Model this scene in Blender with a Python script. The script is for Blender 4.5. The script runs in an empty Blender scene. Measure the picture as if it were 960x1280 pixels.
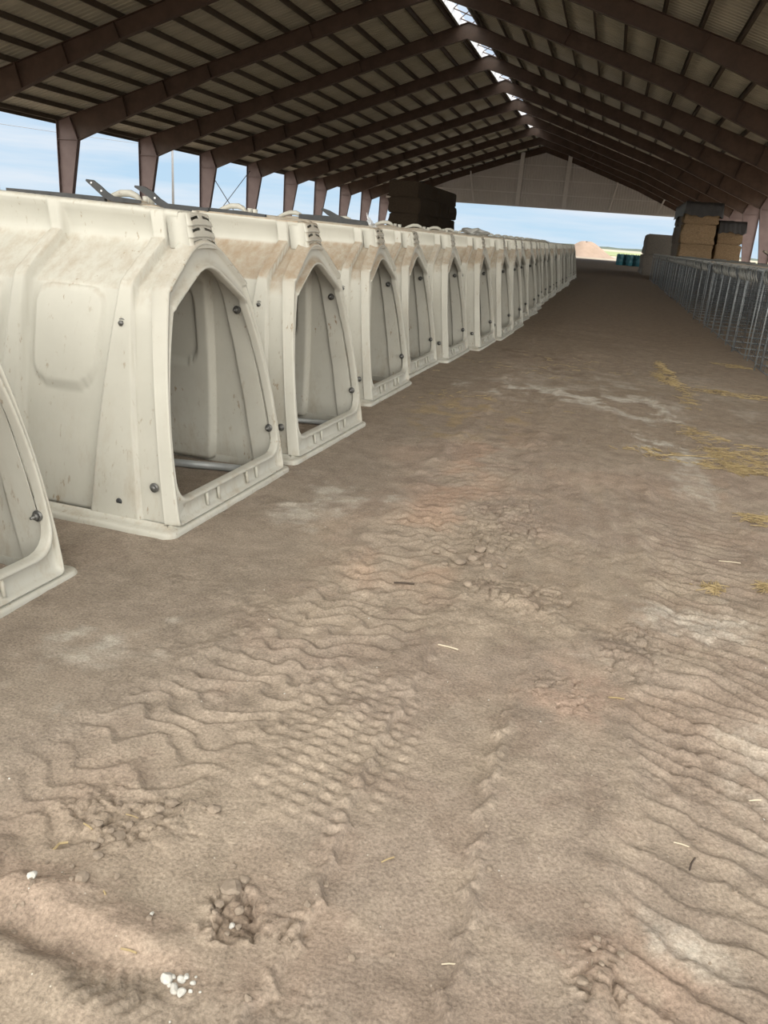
import bpy, bmesh, math, random
import numpy as np
from mathutils import Vector, Matrix

random.seed(7)
rng = np.random.default_rng(7)
SC = bpy.context.scene
COL = SC.collection
R = math.radians

# ------------------------------------------------------------------ helpers
def link(o):
    COL.objects.link(o)
    return o

def tag(o, label=None, cat=None, group=None, kind=None):
    if label: o['label'] = label
    if cat: o['category'] = cat
    if group: o['group'] = group
    if kind: o['kind'] = kind
    return o

def empty(name, loc=(0, 0, 0), rz=0.0):
    o = bpy.data.objects.new(name, None)
    o.empty_display_size = 0.1
    o.location = loc
    o.rotation_euler = (0, 0, rz)
    return link(o)

class MB:
    """collects vertices and faces for ONE mesh"""
    def __init__(s):
        s.v = []; s.f = []; s.smooth = []
    def add(s, vs, fs, smooth=False):
        b = len(s.v)
        s.v += [tuple(map(float, p)) for p in vs]
        s.f += [tuple(b + i for i in f) for f in fs]
        s.smooth += [smooth] * len(fs)
        return b
    def box(s, c, d, rot=None):
        x, y, z = d[0] / 2, d[1] / 2, d[2] / 2
        vs = [Vector(p) for p in ((-x, -y, -z), (x, -y, -z), (x, y, -z), (-x, y, -z), (-x, -y, z), (x, -y, z), (x, y, z), (-x, y, z))]
        if rot: vs = [rot @ p for p in vs]
        s.add([p + Vector(c) for p in vs], [(0, 3, 2, 1), (4, 5, 6, 7), (0, 1, 5, 4), (1, 2, 6, 5), (2, 3, 7, 6), (3, 0, 4, 7)])
    def tube(s, pts, r, n=6, cap=True):
        pts = [Vector(p) for p in pts]
        rings = []
        up = Vector((0.13, 0.27, 0.95))
        for i, p in enumerate(pts):
            d = (pts[min(i + 1, len(pts) - 1)] - pts[max(i - 1, 0)]).normalized()
            a = d.cross(up)
            if a.length < 1e-3: a = d.cross(Vector((1, 0, 0)))
            a.normalize(); b = d.cross(a)
            rr = r[i] if isinstance(r, (list, tuple)) else r
            rings.append([p + (a * math.cos(2 * math.pi * k / n) + b * math.sin(2 * math.pi * k / n)) * rr for k in range(n)])
        vs = [q for g in rings for q in g]; fs = []
        for i in range(len(pts) - 1):
            for k in range(n):
                fs.append((i * n + k, i * n + (k + 1) % n, (i + 1) * n + (k + 1) % n, (i + 1) * n + k))
        if cap:
            fs.append(tuple(range(n - 1, -1, -1))); fs.append(tuple((len(pts) - 1) * n + k for k in range(n)))
        s.add(vs, fs, n > 4)
    def prism(s, poly, y0, y1):
        """poly of (x,z), extruded along y"""
        n = len(poly)
        vs = [(x, y0, z) for x, z in poly] + [(x, y1, z) for x, z in poly]
        fs = [tuple(range(n)), tuple(range(2 * n - 1, n - 1, -1))]
        fs += [(i, i + n, (i + 1) % n + n, (i + 1) % n) for i in range(n)]
        s.add(vs, fs)
    def grid(s, P, smooth=True, flip=False):
        """P: array (n,m,3)"""
        n, m = P.shape[:2]
        fs = []
        for i in range(n - 1):
            for j in range(m - 1):
                q = (i * m + j, i * m + j + 1, (i + 1) * m + j + 1, (i + 1) * m + j)
                fs.append(q[::-1] if flip else q)
        s.add(P.reshape(-1, 3), fs, smooth)
    def mesh(s, name, mat):
        me = bpy.data.meshes.new(name)
        me.from_pydata(s.v, [], s.f)
        me.polygons.foreach_set('use_smooth', s.smooth)
        me.materials.append(mat)
        me.update()
        return me
    def build(s, name, mat, parent=None, fix=True):
        me = s.mesh(name, mat)
        if fix:
            bm = bmesh.new(); bm.from_mesh(me)
            bmesh.ops.recalc_face_normals(bm, faces=bm.faces)
            bm.to_mesh(me); bm.free()
        o = link(bpy.data.objects.new(name, me))
        if parent: o.parent = parent
        return o

def copy_tree(o, parent=None):
    c = o.copy(); COL.objects.link(c)
    c.parent = parent
    for ch in list(o.children):
        copy_tree(ch, c)
    return c

# numpy gradient-free value noise
def vnoise(x, y, seed=0):
    xi = np.floor(x).astype(np.int64); yi = np.floor(y).astype(np.int64)
    xf = x - xi; yf = y - yi
    u = xf * xf * xf * (xf * (xf * 6 - 15) + 10); v = yf * yf * yf * (yf * (yf * 6 - 15) + 10)
    def h(a, b):
        n = (a * 374761393 + b * 668265263 + seed * 1442695041) & 0x7fffffff
        n = ((n ^ (n >> 13)) * 1274126177) & 0x7fffffff
        n = n ^ (n >> 16)
        return (n & 0xffff) / 32767.5 - 1.0
    return (h(xi, yi) * (1 - u) + h(xi + 1, yi) * u) * (1 - v) + (h(xi, yi + 1) * (1 - u) + h(xi + 1, yi + 1) * u) * v

def fbm(x, y, oct=4, seed=0, gain=0.5):
    t = 0; a = 1.0
    for o in range(oct):
        c, s_ = math.cos(0.6 * o), math.sin(0.6 * o)
        t = t + a * vnoise((x * c - y * s_) * 2 ** o + 17.3 * o, (x * s_ + y * c) * 2 ** o - 9.1 * o, seed + o)
        a *= gain
    return t

def sstep(a, b, x):
    t = np.clip((x - a) / (b - a), 0, 1)
    return t * t * (3 - 2 * t)

# ------------------------------------------------------------------ materials
def nodes(name):
    m = bpy.data.materials.new(name); m.use_nodes = True
    nt = m.node_tree
    return m, nt, nt.nodes['Principled BSDF']

def N(nt, t, **kw):
    n = nt.nodes.new(t)
    for k, v in kw.items():
        if k in n.inputs: n.inputs[k].default_value = v
        else: setattr(n, k, v)
    return n

def ramp(nt, fac, stops):
    r = nt.nodes.new('ShaderNodeValToRGB')
    el = r.color_ramp.elements
    while len(el) < len(stops): el.new(0.5)
    for e, (p, c) in zip(el, stops):
        e.position = p; e.color = (*c, 1)
    nt.links.new(fac, r.inputs[0])
    return r.outputs[0]

def mixc(nt, fac, a, b, mode='MIX'):
    m = nt.nodes.new('ShaderNodeMix'); m.data_type = 'RGBA'; m.blend_type = mode
    for s_, v in ((0, fac), (6, a), (7, b)):
        if isinstance(v, (tuple, list)): m.inputs[s_].default_value = (*v, 1)
        elif isinstance(v, (int, float)): m.inputs[s_].default_value = v
        else: nt.links.new(v, m.inputs[s_])
    return m.outputs[2]

def simple(name, c1, c2, scale=6, rough=0.6, metal=0.0, bump=0.0, stretch=(1, 1, 1), detail=6):
    m, nt, p = nodes(name)
    tc = N(nt, 'ShaderNodeTexCoord'); mp = N(nt, 'ShaderNodeMapping')
    mp.inputs['Scale'].default_value = stretch
    nt.links.new(tc.outputs['Object'], mp.inputs[0])
    nz = N(nt, 'ShaderNodeTexNoise', Scale=scale, Detail=detail, Roughness=0.65)
    nt.links.new(mp.outputs[0], nz.inputs['Vector'])
    nt.links.new(ramp(nt, nz.outputs[0], [(0.3, c1), (0.7, c2)]), p.inputs['Base Color'])
    p.inputs['Roughness'].default_value = rough; p.inputs['Metallic'].default_value = metal
    if bump:
        b = N(nt, 'ShaderNodeBump', Strength=0.6, Distance=bump)
        nt.links.new(nz.outputs[0], b.inputs['Height']); nt.links.new(b.outputs[0], p.inputs['Normal'])
    return m

def mat_plastic():
    m, nt, p = nodes('hutch_plastic')
    L = nt.links
    tc = N(nt, 'ShaderNodeTexCoord'); oi = N(nt, 'ShaderNodeObjectInfo')
    off = N(nt, 'ShaderNodeVectorMath', operation='SCALE'); off.inputs[0].default_value = (31, 17, 23)
    L.new(oi.outputs['Random'], off.inputs['Scale'])
    add = N(nt, 'ShaderNodeVectorMath', operation='ADD')
    L.new(tc.outputs['Object'], add.inputs[0]); L.new(off.outputs[0], add.inputs[1])
    co = add.outputs[0]
    big = N(nt, 'ShaderNodeTexNoise', Scale=2.2, Detail=5.0, Roughness=0.6); L.new(co, big.inputs['Vector'])
    base = ramp(nt, big.outputs[0], [(0.3, (0.455, 0.445, 0.395)), (0.7, (0.535, 0.525, 0.47))])
    # small speckles and scuffs
    mp = N(nt, 'ShaderNodeMapping'); mp.inputs['Scale'].default_value = (1, 1, 0.35); L.new(co, mp.inputs[0])
    sp = N(nt, 'ShaderNodeTexNoise', Scale=38.0, Detail=3.0, Roughness=0.7); L.new(mp.outputs[0], sp.inputs['Vector'])
    spm = ramp(nt, sp.outputs[0], [(0.615, (0, 0, 0)), (0.70, (1, 1, 1))])
    patch = N(nt, 'ShaderNodeTexNoise', Scale=3.5, Detail=3.0); L.new(co, patch.inputs['Vector'])
    pm = ramp(nt, patch.outputs[0], [(0.42, (0, 0, 0)), (0.66, (1, 1, 1))])
    spk = N(nt, 'ShaderNodeMath', operation='MULTIPLY'); L.new(spm, spk.inputs[0]); L.new(pm, spk.inputs[1])
    c = mixc(nt, spk.outputs[0], base, (0.27, 0.20, 0.13))
    # soil film that has settled on the sloping roof faces, amount set per hutch
    geo = N(nt, 'ShaderNodeNewGeometry'); sx = N(nt, 'ShaderNodeSeparateXYZ'); L.new(geo.outputs['Normal'], sx.inputs[0])
    rz = ramp(nt, sx.outputs[2], [(0.30, (0, 0, 0)), (0.52, (1, 1, 1)), (0.93, (1, 1, 1)), (0.985, (0.15, 0.15, 0.15))])
    ps = N(nt, 'ShaderNodeSeparateXYZ'); L.new(tc.outputs['Object'], ps.inputs[0])
    hz = N(nt, 'ShaderNodeMapRange'); hz.inputs['From Min'].default_value = 0.9; hz.inputs['From Max'].default_value = 1.02
    L.new(ps.outputs[2], hz.inputs['Value'])
    at = N(nt, 'ShaderNodeAttribute', attribute_type='OBJECT', attribute_name='dirt')
    st = N(nt, 'ShaderNodeMapping'); st.inputs['Scale'].default_value = (4.5, 2.6, 2.6); st.inputs['Rotation'].default_value = (0, 0, 0.5); L.new(co, st.inputs[0])
    dn = N(nt, 'ShaderNodeTexNoise', Scale=4.0, Detail=8.0, Roughness=0.72); L.new(st.outputs[0], dn.inputs['Vector'])
    dm = N(nt, 'ShaderNodeMapRange'); dm.inputs['From Min'].default_value = 0.75; dm.inputs['From Max'].default_value = 1.25
    a1 = N(nt, 'ShaderNodeMath', operation='ADD'); L.new(dn.outputs[0], a1.inputs[0]); L.new(at.outputs['Fac'], a1.inputs[1]); L.new(a1.outputs[0], dm.inputs['Value'])
    m1 = N(nt, 'ShaderNodeMath', operation='MULTIPLY'); L.new(dm.outputs[0], m1.inputs[0]); L.new(rz, m1.inputs[1])
    m2 = N(nt, 'ShaderNodeMath', operation='MULTIPLY'); L.new(m1.outputs[0], m2.inputs[0]); L.new(hz.outputs[0], m2.inputs[1])
    c = mixc(nt, m2.outputs[0], c, (0.33, 0.255, 0.18))
    # splashed soil low on the walls and on front pillars
    lo = N(nt, 'ShaderNodeMapRange'); lo.inputs['From Min'].default_value = 0.65; lo.inputs['From Max'].default_value = 0.0
    L.new(ps.outputs[2], lo.inputs['Value'])
    px_ = N(nt, 'ShaderNodeMapRange'); px_.inputs['From Min'].default_value = -0.26; px_.inputs['From Max'].default_value = -0.16
    L.new(ps.outputs[0], px_.inputs['Value'])
    ph_ = N(nt, 'ShaderNodeMapRange'); ph_.inputs['From Min'].default_value = 1.0; ph_.inputs['From Max'].default_value = 0.6
    L.new(ps.outputs[2], ph_.inputs['Value'])
    pq = N(nt, 'ShaderNodeMath', operation='MULTIPLY'); L.new(px_.outputs[0], pq.inputs[0]); L.new(ph_.outputs[0], pq.inputs[1])
    pq2 = N(nt, 'ShaderNodeMath', operation='MULTIPLY'); L.new(pq.outputs[0], pq2.inputs[0]); L.new(at.outputs['Fac'], pq2.inputs[1])
    lmx = N(nt, 'ShaderNodeMath', operation='MAXIMUM'); L.new(lo.outputs[0], lmx.inputs[0]); L.new(pq2.outputs[0], lmx.inputs[1])
    s2 = N(nt, 'ShaderNodeTexNoise', Scale=9.0, Detail=7.0, Roughness=0.75); L.new(mp.outputs[0], s2.inputs['Vector'])
    sm = ramp(nt, s2.outputs[0], [(0.50, (0, 0, 0)), (0.75, (0.75, 0.75, 0.75))])
    m3 = N(nt, 'ShaderNodeMath', operation='MULTIPLY'); L.new(lmx.outputs[0], m3.inputs[0]); L.new(sm, m3.inputs[1])
    c = mixc(nt, m3.outputs[0], c, (0.34, 0.265, 0.18))
    L.new(c, p.inputs['Base Color'])
    p.inputs['Roughness'].default_value = 0.48
    p.inputs['Specular IOR Level'].default_value = 0.35
    b = N(nt, 'ShaderNodeBump', Strength=0.25, Distance=0.002)
    L.new(big.outputs[0], b.inputs['Height']); L.new(b.outputs[0], p.inputs['Normal'])
    return m

def mat_soil():
    m, nt, p = nodes('soil')
    L = nt.links
    at = N(nt, 'ShaderNodeAttribute', attribute_name='soil')
    tc = N(nt, 'ShaderNodeTexCoord')
    n1 = N(nt, 'ShaderNodeTexNoise', Scale=9.0, Detail=9.0, Roughness=0.7); L.new(tc.outputs['Object'], n1.inputs['Vector'])
    v1 = ramp(nt, n1.outputs[0], [(0.25, (0.74, 0.73, 0.72)), (0.75, (1.24, 1.23, 1.22))])
    c = mixc(nt, 1.0, at.outputs['Color'], v1, 'MULTIPLY')
    n2 = N(nt, 'ShaderNodeTexNoise', Scale=120.0, Detail=5.0, Roughness=0.7); L.new(tc.outputs['Object'], n2.inputs['Vector'])
    v2 = ramp(nt, n2.outputs[0], [(0.3, (0.64, 0.63, 0.62)), (0.7, (1.34, 1.33, 1.32))])
    c = mixc(nt, 1.0, c, v2, 'MULTIPLY')
    # pale grit
    vo = N(nt, 'ShaderNodeTexVoronoi', Scale=42.0); L.new(tc.outputs['Object'], vo.inputs['Vector'])
    g = ramp(nt, vo.outputs['Distance'], [(0.05, (1, 1, 1)), (0.10, (0, 0, 0))])
    gc = N(nt, 'ShaderNodeSeparateColor'); L.new(vo.outputs['Color'], gc.inputs[0])
    gk = ramp(nt, gc.outputs[0], [(0.93, (0, 0, 0)), (0.96, (1, 1, 1))])
    gm = N(nt, 'ShaderNodeMath', operation='MULTIPLY'); L.new(g, gm.inputs[0]); L.new(gk, gm.inputs[1])
    c = mixc(nt, gm.outputs[0], c, (0.62, 0.58, 0.50))
    L.new(c, p.inputs['Base Color'])
    p.inputs['Roughness'].default_value = 0.95; p.inputs['Specular IOR Level'].default_value = 0.1
    b = N(nt, 'ShaderNodeBump', Strength=0.6, Distance=0.007)
    n3 = N(nt, 'ShaderNodeTexNoise', Scale=60.0, Detail=8.0, Roughness=0.72); L.new(tc.outputs['Object'], n3.inputs['Vector'])
    L.new(n3.outputs[0], b.inputs['Height'])
    b2 = N(nt, 'ShaderNodeBump', Strength=0.3, Distance=0.003)
    v3 = N(nt, 'ShaderNodeTexVoronoi', Scale=110.0); L.new(tc.outputs['Object'], v3.inputs['Vector'])
    L.new(v3.outputs['Distance'], b2.inputs['Height']); L.new(b.outputs[0], b2.inputs['Normal'])
    L.new(b2.outputs[0], p.inputs['Normal'])
    return m

def mat_hay(name, c1, c2, c3):
    m, nt, p = nodes(name)
    L = nt.links
    tc = N(nt, 'ShaderNodeTexCoord')
    mp = N(nt, 'ShaderNodeMapping'); mp.inputs['Scale'].default_value = (1.5, 1.5, 6); L.new(tc.outputs['Object'], mp.inputs[0])
    n1 = N(nt, 'ShaderNodeTexNoise', Scale=9.0, Detail=9.0, Roughness=0.8); L.new(mp.outputs[0], n1.inputs['Vector'])
    c = ramp(nt, n1.outputs[0], [(0.3, c1), (0.5, c2), (0.7, c3)])
    L.new(c, p.inputs['Base Color']); p.inputs['Roughness'].default_value = 0.95; p.inputs['Specular IOR Level'].default_value = 0.1
    b = N(nt, 'ShaderNodeBump', Strength=1.0, Distance=0.04); L.new(n1.outputs[0], b.inputs['Height']); L.new(b.outputs[0], p.inputs['Normal'])
    return m

M = dict(
    plastic=mat_plastic(), soil=mat_soil(),
    frame=simple('red_primer_steel', (0.058, 0.034, 0.024), (0.105, 0.065, 0.047), 1.5, 0.55),
    column=simple('lit_primer_steel', (0.15, 0.105, 0.10), (0.21, 0.155, 0.15), 1.2, 0.65),  # frame primer lightened in colour for the light at the open sides
    purlin=simple('brown_primer_purlin', (0.055, 0.042, 0.030), (0.095, 0.075, 0.055), 1.0, 0.55),
    roof=simple('galvalume_sheet', (0.46, 0.445, 0.36), (0.62, 0.60, 0.49), 0.8, 0.5, 0.0, 0, (0.3, 1.5, 0.3)),
    gable=simple('grey_cladding', (0.60, 0.585, 0.58), (0.68, 0.665, 0.66), 0.6, 0.6),
    girt=simple('grey_girt_steel', (0.72, 0.71, 0.71), (0.80, 0.79, 0.79), 2, 0.5),
    white=simple('white_flashing', (0.75, 0.76, 0.78), (0.85, 0.86, 0.88), 2, 0.4),
    bolt=simple('zinc_bolt', (0.10, 0.10, 0.10), (0.20, 0.20, 0.19), 40, 0.45, 0.5),
    black=simple('black_plate', (0.02, 0.022, 0.024), (0.045, 0.047, 0.05), 12, 0.5),
    wire=simple('galvanised_wire', (0.15, 0.165, 0.175), (0.25, 0.27, 0.28), 8, 0.5, 0.1),
    wiredark=simple('dark_mesh_wire', (0.03, 0.035, 0.04), (0.07, 0.08, 0.088), 8, 0.55),  # wire darkened in its colour for the shade inside the pens
    wirelight=simple('worn_galvanised', (0.17, 0.17, 0.16), (0.28, 0.28, 0.26), 8, 0.5, 0.1),
    pipe=simple('galvanised_pipe', (0.33, 0.35, 0.36), (0.45, 0.47, 0.48), 10, 0.45, 0.3),
    haydark=mat_hay('shaded_hay', (0.028, 0.021, 0.016), (0.058, 0.043, 0.030), (0.09, 0.068, 0.046)),  # hay darkened in its colour for the shade on the backlit stack
    hay=mat_hay('golden_hay', (0.13, 0.09, 0.055), (0.25, 0.175, 0.105), (0.42, 0.31, 0.195)),
    haygrey=mat_hay('grey_weathered_hay', (0.14, 0.125, 0.115), (0.24, 0.215, 0.19), (0.36, 0.31, 0.25)),
    tarp=simple('black_tarp', (0.012, 0.011, 0.012), (0.026, 0.023, 0.022), 3, 0.55, 0, 0.03),
    straw=simple('straw', (0.26, 0.195, 0.095), (0.50, 0.39, 0.215), 30, 0.7),
    twig=simple('bleached_straw', (0.60, 0.53, 0.40), (0.70, 0.63, 0.50), 30, 0.7),
    stick=simple('dark_stick', (0.06, 0.045, 0.035), (0.10, 0.075, 0.06), 30, 0.8),
    clod=simple('dry_clod', (0.23, 0.185, 0.145), (0.33, 0.27, 0.215), 25, 0.95, 0, 0.004),
    lime=simple('white_lime', (0.46, 0.45, 0.42), (0.60, 0.585, 0.55), 40, 0.9, 0, 0.003),
    teal=simple('teal_plastic', (0.015, 0.085, 0.12), (0.03, 0.14, 0.17), 3, 0.5),
    sand=simple('pale_sand', (0.21, 0.155, 0.115), (0.27, 0.20, 0.155), 0.8, 0.95, 0, 0.05),
    field=simple('field_soil', (0.27, 0.235, 0.17), (0.35, 0.305, 0.23), 0.08, 0.95),
    green=simple('green_crop', (0.16, 0.19, 0.08), (0.24, 0.27, 0.13), 0.5, 0.95),
    tree=simple('far_trees', (0.05, 0.065, 0.05), (0.08, 0.10, 0.08), 0.2, 0.95),
    grey=simple('grey_sheet', (0.30, 0.30, 0.29), (0.48, 0.48, 0.46), 7, 0.6, 0, 0.01),
    board=simple('weathered_board', (0.20, 0.17, 0.14), (0.33, 0.28, 0.22), 5, 0.8, 0, 0, (1, 6, 6)),
    cable=simple('dull_cable', (0.18, 0.18, 0.19), (0.22, 0.22, 0.23), 3, 0.6),
)
mc, nt_, p_ = nodes('cloudy_wrap')
p_.inputs['Base Color'].default_value = (0.75, 0.77, 0.79, 1); p_.inputs['Roughness'].default_value = 0.25; p_.inputs['Alpha'].default_value = 0.55
M['wrap'] = mc

# ------------------------------------------------------------------ camera
CAMH = 1.37
yaw, pitch, roll = R(13.76), R(19.33), R(4.46)
fw = Vector((-math.sin(yaw) * math.cos(pitch), math.cos(yaw) * math.cos(pitch), -math.sin(pitch)))
rt = Vector((math.cos(yaw), math.sin(yaw), 0)); up = rt.cross(fw)
c_, s_ = math.cos(roll), math.sin(roll)
rt, up = c_ * rt + s_ * up, -s_ * rt + c_ * up
cam = bpy.data.cameras.new('camera')
cam.sensor_fit = 'VERTICAL'; cam.sensor_height = 36.0; cam.sensor_width = 27.0
cam.lens = 1000 / 1280 * 36
cam.clip_end = 6000; cam.clip_start = 0.05
co = link(bpy.data.objects.new('camera', cam))
mw = Matrix((rt, up, -fw)).transposed().to_4x4(); mw.translation = (0, 0, CAMH)
co.matrix_world = mw
SC.camera = co

def at_ground(x, y, z=0.0):
    """ground point seen at photo pixel x,y (measured from the photo)"""
    d = (x - 480) / 1000 * rt - (y - 640) / 1000 * up + fw
    t = (z - CAMH) / d.z
    return Vector((d.x * t, d.y * t, z))

# ------------------------------------------------------------------ floor (packed soil with tyre tracks)
def polyline_frame(X, Y, pts):
    """signed distance and running length along a polyline"""
    best = np.full(X.shape, 1e9); side = np.zeros(X.shape); run = np.zeros(X.shape)
    L = 0.0
    for (x0, y0), (x1, y1) in zip(pts[:-1], pts[1:]):
        dx, dy = x1 - x0, y1 - y0; ln = math.hypot(dx, dy); dx /= ln; dy /= ln
        t = np.clip((X - x0) * dx + (Y - y0) * dy, 0, ln)
        px, py = X - x0 - t * dx, Y - y0 - t * dy
        d = np.hypot(px, py); sg = np.sign(dx * py - dy * px)
        m = d < best
        best = np.where(m, d, best); side = np.where(m, sg * d, side); run = np.where(m, L + t, run)
        L += ln
    return side, run, best

def smooth_line(pts, n=6):
    out = []
    P = [pts[0]] + list(pts) + [pts[-1]]
    for i in range(1, len(P) - 2):
        p0, p1, p2, p3 = (np.array(q, float) for q in P[i - 1:i + 3])
        for k in range(n):
            t = k / n
            out.append(tuple(0.5 * (2 * p1 + (p2 - p0) * t + (2 * p0 - 5 * p1 + 4 * p2 - p3) * t * t + (3 * p1 - p0 - 3 * p2 + p3) * t ** 3)))
    out.append(tuple(pts[-1]))
    return out

def blob(X, Y, cx, cy, rx, ry, a=0.0, soft=0.6):
    c, s = math.cos(a), math.sin(a)
    u = ((X - cx) * c + (Y - cy) * s) / rx; v = (-(X - cx) * s + (Y - cy) * c) / ry
    return 1 - sstep(soft, 1.25, np.hypot(u, v) + 0.35 * fbm(X * 3 / min(rx, 1), Y * 3 / min(ry, 1), 3, 51) * 0.6)

TL = smooth_line([(-1.35, 0.85), (-1.12, 1.36), (-0.99, 1.70), (-0.82, 2.05), (-0.70, 2.6), (-0.64, 3.33), (-0.62, 4.39), (-0.60, 5.42), (-0.57, 6.8), (-0.6, 9.0), (-0.7, 14.0)])
TR = smooth_line([(0.36, 0.9), (0.44, 1.42), (0.50, 1.96), (0.56, 2.63), (0.62, 3.36), (0.66, 4.59), (0.64, 5.92), (0.4, 8.0), (0.1, 11.0)])
TM = smooth_line([(-0.30, 0.8), (-0.24, 1.25), (-0.26, 1.82), (-0.22, 2.6), (-0.16, 3.6), (-0.1, 5.0)])

def ground_height(X, Y):
    near = 1 - sstep(9, 15, Y)
    inn = sstep(-1.45, -1.1, X) * (1 - sstep(1.6, 2.0, X))
    wx = X + 0.032 * fbm(X * 5.5, Y * 5.5, 4, 3); wy = Y + 0.032 * fbm(X * 5.5, Y * 5.5, 4, 9)
    h = 0.012 * fbm(X * 1.1, Y * 1.1, 3, 11) * (0.3 + 0.7 * inn)
    rough = 0.35 + 0.65 * sstep(-0.4, 0.5, fbm(X * 1.7, Y * 1.7, 3, 77))
    h = h + near * (0.0036 * fbm(X * 9, Y * 9, 3, 21) * rough + 0.0032 * fbm(X * 30, Y * 30, 4, 31, .6) * rough * sstep(-.5, .5, fbm(X * 3, Y * 3, 2, 33)))
    # cracked, crumbly micro relief
    cr = np.abs(fbm(X * 16, Y * 16, 3, 41))
    h = h - near * 0.0055 * (1 - sstep(0.0, 0.10, cr)) * sstep(-0.1, 0.35, fbm(X * 4, Y * 4, 2, 47)) * rough
    # broad lugged tractor tracks
    for line, hw, per, amp, slant, sd in ((TL, 0.245, 0.098, 0.0185, 0.75, 5), (TR, 0.23, 0.085, 0.0185, -0.30, 15)):
        s, r, d = polyline_frame(wx, wy, line)
        m = 1 - sstep(hw * 0.72, hw * 1.12, d)
        amp_v = amp * (0.55 + 0.6 * sstep(-0.6, 0.6, fbm(X * 2.3, Y * 2.3, 2, sd))) * (1 - 0.75 * sstep(3.2, 5.5, Y)) * (0.6 + 0.4 * sstep(1.3, 1.9, Y)) * (0.65 + 0.35 * sstep(-0.35, 0.15, fbm(X * 4, Y * 4, 2, sd + 4)))
        ph = ((r + 0.30 * s + 0.026 * np.cos(2 * math.pi * s / 0.165 + 3.0 * fbm(X * 2.5, Y * 2.5, 2, 151)) + 0.030 * fbm(X * 9, Y * 9, 2, sd + 1)) / per) if sd == 5 else ((r + slant * s + 0.012 * fbm(X * 9, Y * 9, 2, sd + 1)) / per)
        w = ph - np.floor(ph)
        lug = np.where(w < 0.72, w / 0.72, (1 - w) / 0.28)          # steep face, gentle back
        lug = lug ** 1.3
        h = h + m * inn * (amp_v * (lug - 0.45)) - m * inn * 0.006
        rim = np.exp(-((d - hw * 1.12) / 0.05) ** 2)
        h = h + inn * near * rim * 0.010 * (0.5 + 0.7 * fbm(X * 9, Y * 9, 3, sd + 2))
    # pressed narrow track with scalloped edge
    s, r, d = polyline_frame(X, Y, TM)
    w = (r / 0.125) % 1.0
    edge = 0.135 + 0.028 * np.sqrt(np.clip(1 - (2 * w - 1) ** 2, 0, 1)) + 0.006 * fbm(X * 20, Y * 20, 2, 61)
    m = (1 - sstep(-0.008, 0.006, d - edge)) * (1 - sstep(2.0, 3.2, Y)) * sstep(0.9, 1.1, Y)
    h = h - 0.013 * m
    h = h + m * 0.0 + 0.009 * np.exp(-((d - edge - 0.012) / 0.013) ** 2) * (1 - sstep(1.9, 2.4, Y)) * (0.4 + 0.8 * sstep(-0.3, .3, fbm(X * 26, Y * 26, 2, 63)))
    # fine lug field left of it
    fm = blob(X, Y, -0.52, 1.85, 0.22, 0.42, 0.2)
    h = h + fm * 0.0050 * (np.sin(2 * math.pi * (Y + 0.25 * X) / 0.045) * (0.5 + 0.5 * np.sin(2 * math.pi * (X - 0.1 * Y) / 0.06)))
    fm = blob(X, Y, 0.15, 4.2, 0.5, 1.5, 0.0)
    h = h + fm * 0.004 * np.sin(2 * math.pi * (X + 0.06 * Y) / 0.14)
    # long ruts crossing the lower corner
    for (a, b, wd, am) in (((-1.5, 1.20), (-0.55, 1.075), 0.045, 0.022), ((-1.5, 1.045), (-0.62, 0.94), 0.05, 0.024), ((-1.5, 1.10), (-0.6, 1.0), 0.05, -0.012)):
        s, r, d = polyline_frame(wx, wy, [a, b])
        h = h + am * np.exp(-(d / wd) ** 2) * (1 - sstep(-0.75, -0.5, X)) * (1 - sstep(1.25, 1.4, Y))
    # chevron prints in the rut
    cm = blob(X, Y, -0.68, 0.965, 0.10, 0.06, -0.1)
    q = (X + 0.5 * np.abs(Y - 0.965)) / 0.035
    h = h - cm * 0.006 * (np.sin(2 * math.pi * q) > 0.2)
    # ridge of pushed soil across the middle
    s, r, d = polyline_frame(wx, wy, [(-0.25, 3.05), (0.15, 2.75), (0.55, 2.62)])
    h = h + 0.014 * np.exp(-(d / 0.06) ** 2) * (1 + 0.5 * fbm(X * 8, Y * 8, 2, 71))
    # diagonal scrapes
    for k in range(7):
        o = k * 0.055
        s, r, d = polyline_frame(X, Y, [(-0.02 + o, 2.9), (0.30 + o, 1.75)])
        h = h - 0.003 * np.exp(-(d / 0.006) ** 2) * (0.4 + 0.6 * sstep(-0.3, 0.3, fbm(X * 6, Y * 6, 2, 80 + k)))
    # crumbled patches
    for (cx, cy, rx, ry, am) in ((-0.545, 1.20, 0.07, 0.075, 0.016), (0.20, 1.30, 0.06, 0.085, 0.012), (-0.93, 1.38, 0.17, 0.10, 0.008), (-0.15, 3.05, 0.22, 0.16, 0.012), (-0.33, 3.9, 0.2, 0.5, 0.010), (0.06, 2.35, 0.1, 0.12, 0.008), (0.30, 2.75, 0.12, 0.25, 0.008), (-0.43, 1.21, 0.04, 0.04, 0.01)):
        m = blob(X, Y, cx, cy, rx, ry)
        k = np.abs(fbm(X * 24, Y * 24, 3, 91))
        h = h + m * am * 1.5 * (sstep(0.03, 0.35, k) - 0.6)
    m = blob(X, Y, -0.535, 1.185, 0.045, 0.055)
    h = h - 0.018 * m
    return h * (1 - sstep(16, 26, Y)) * sstep(-6, 0, Y) * sstep(-12, -3, X) * (1 - sstep(3, 6, X))

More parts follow.
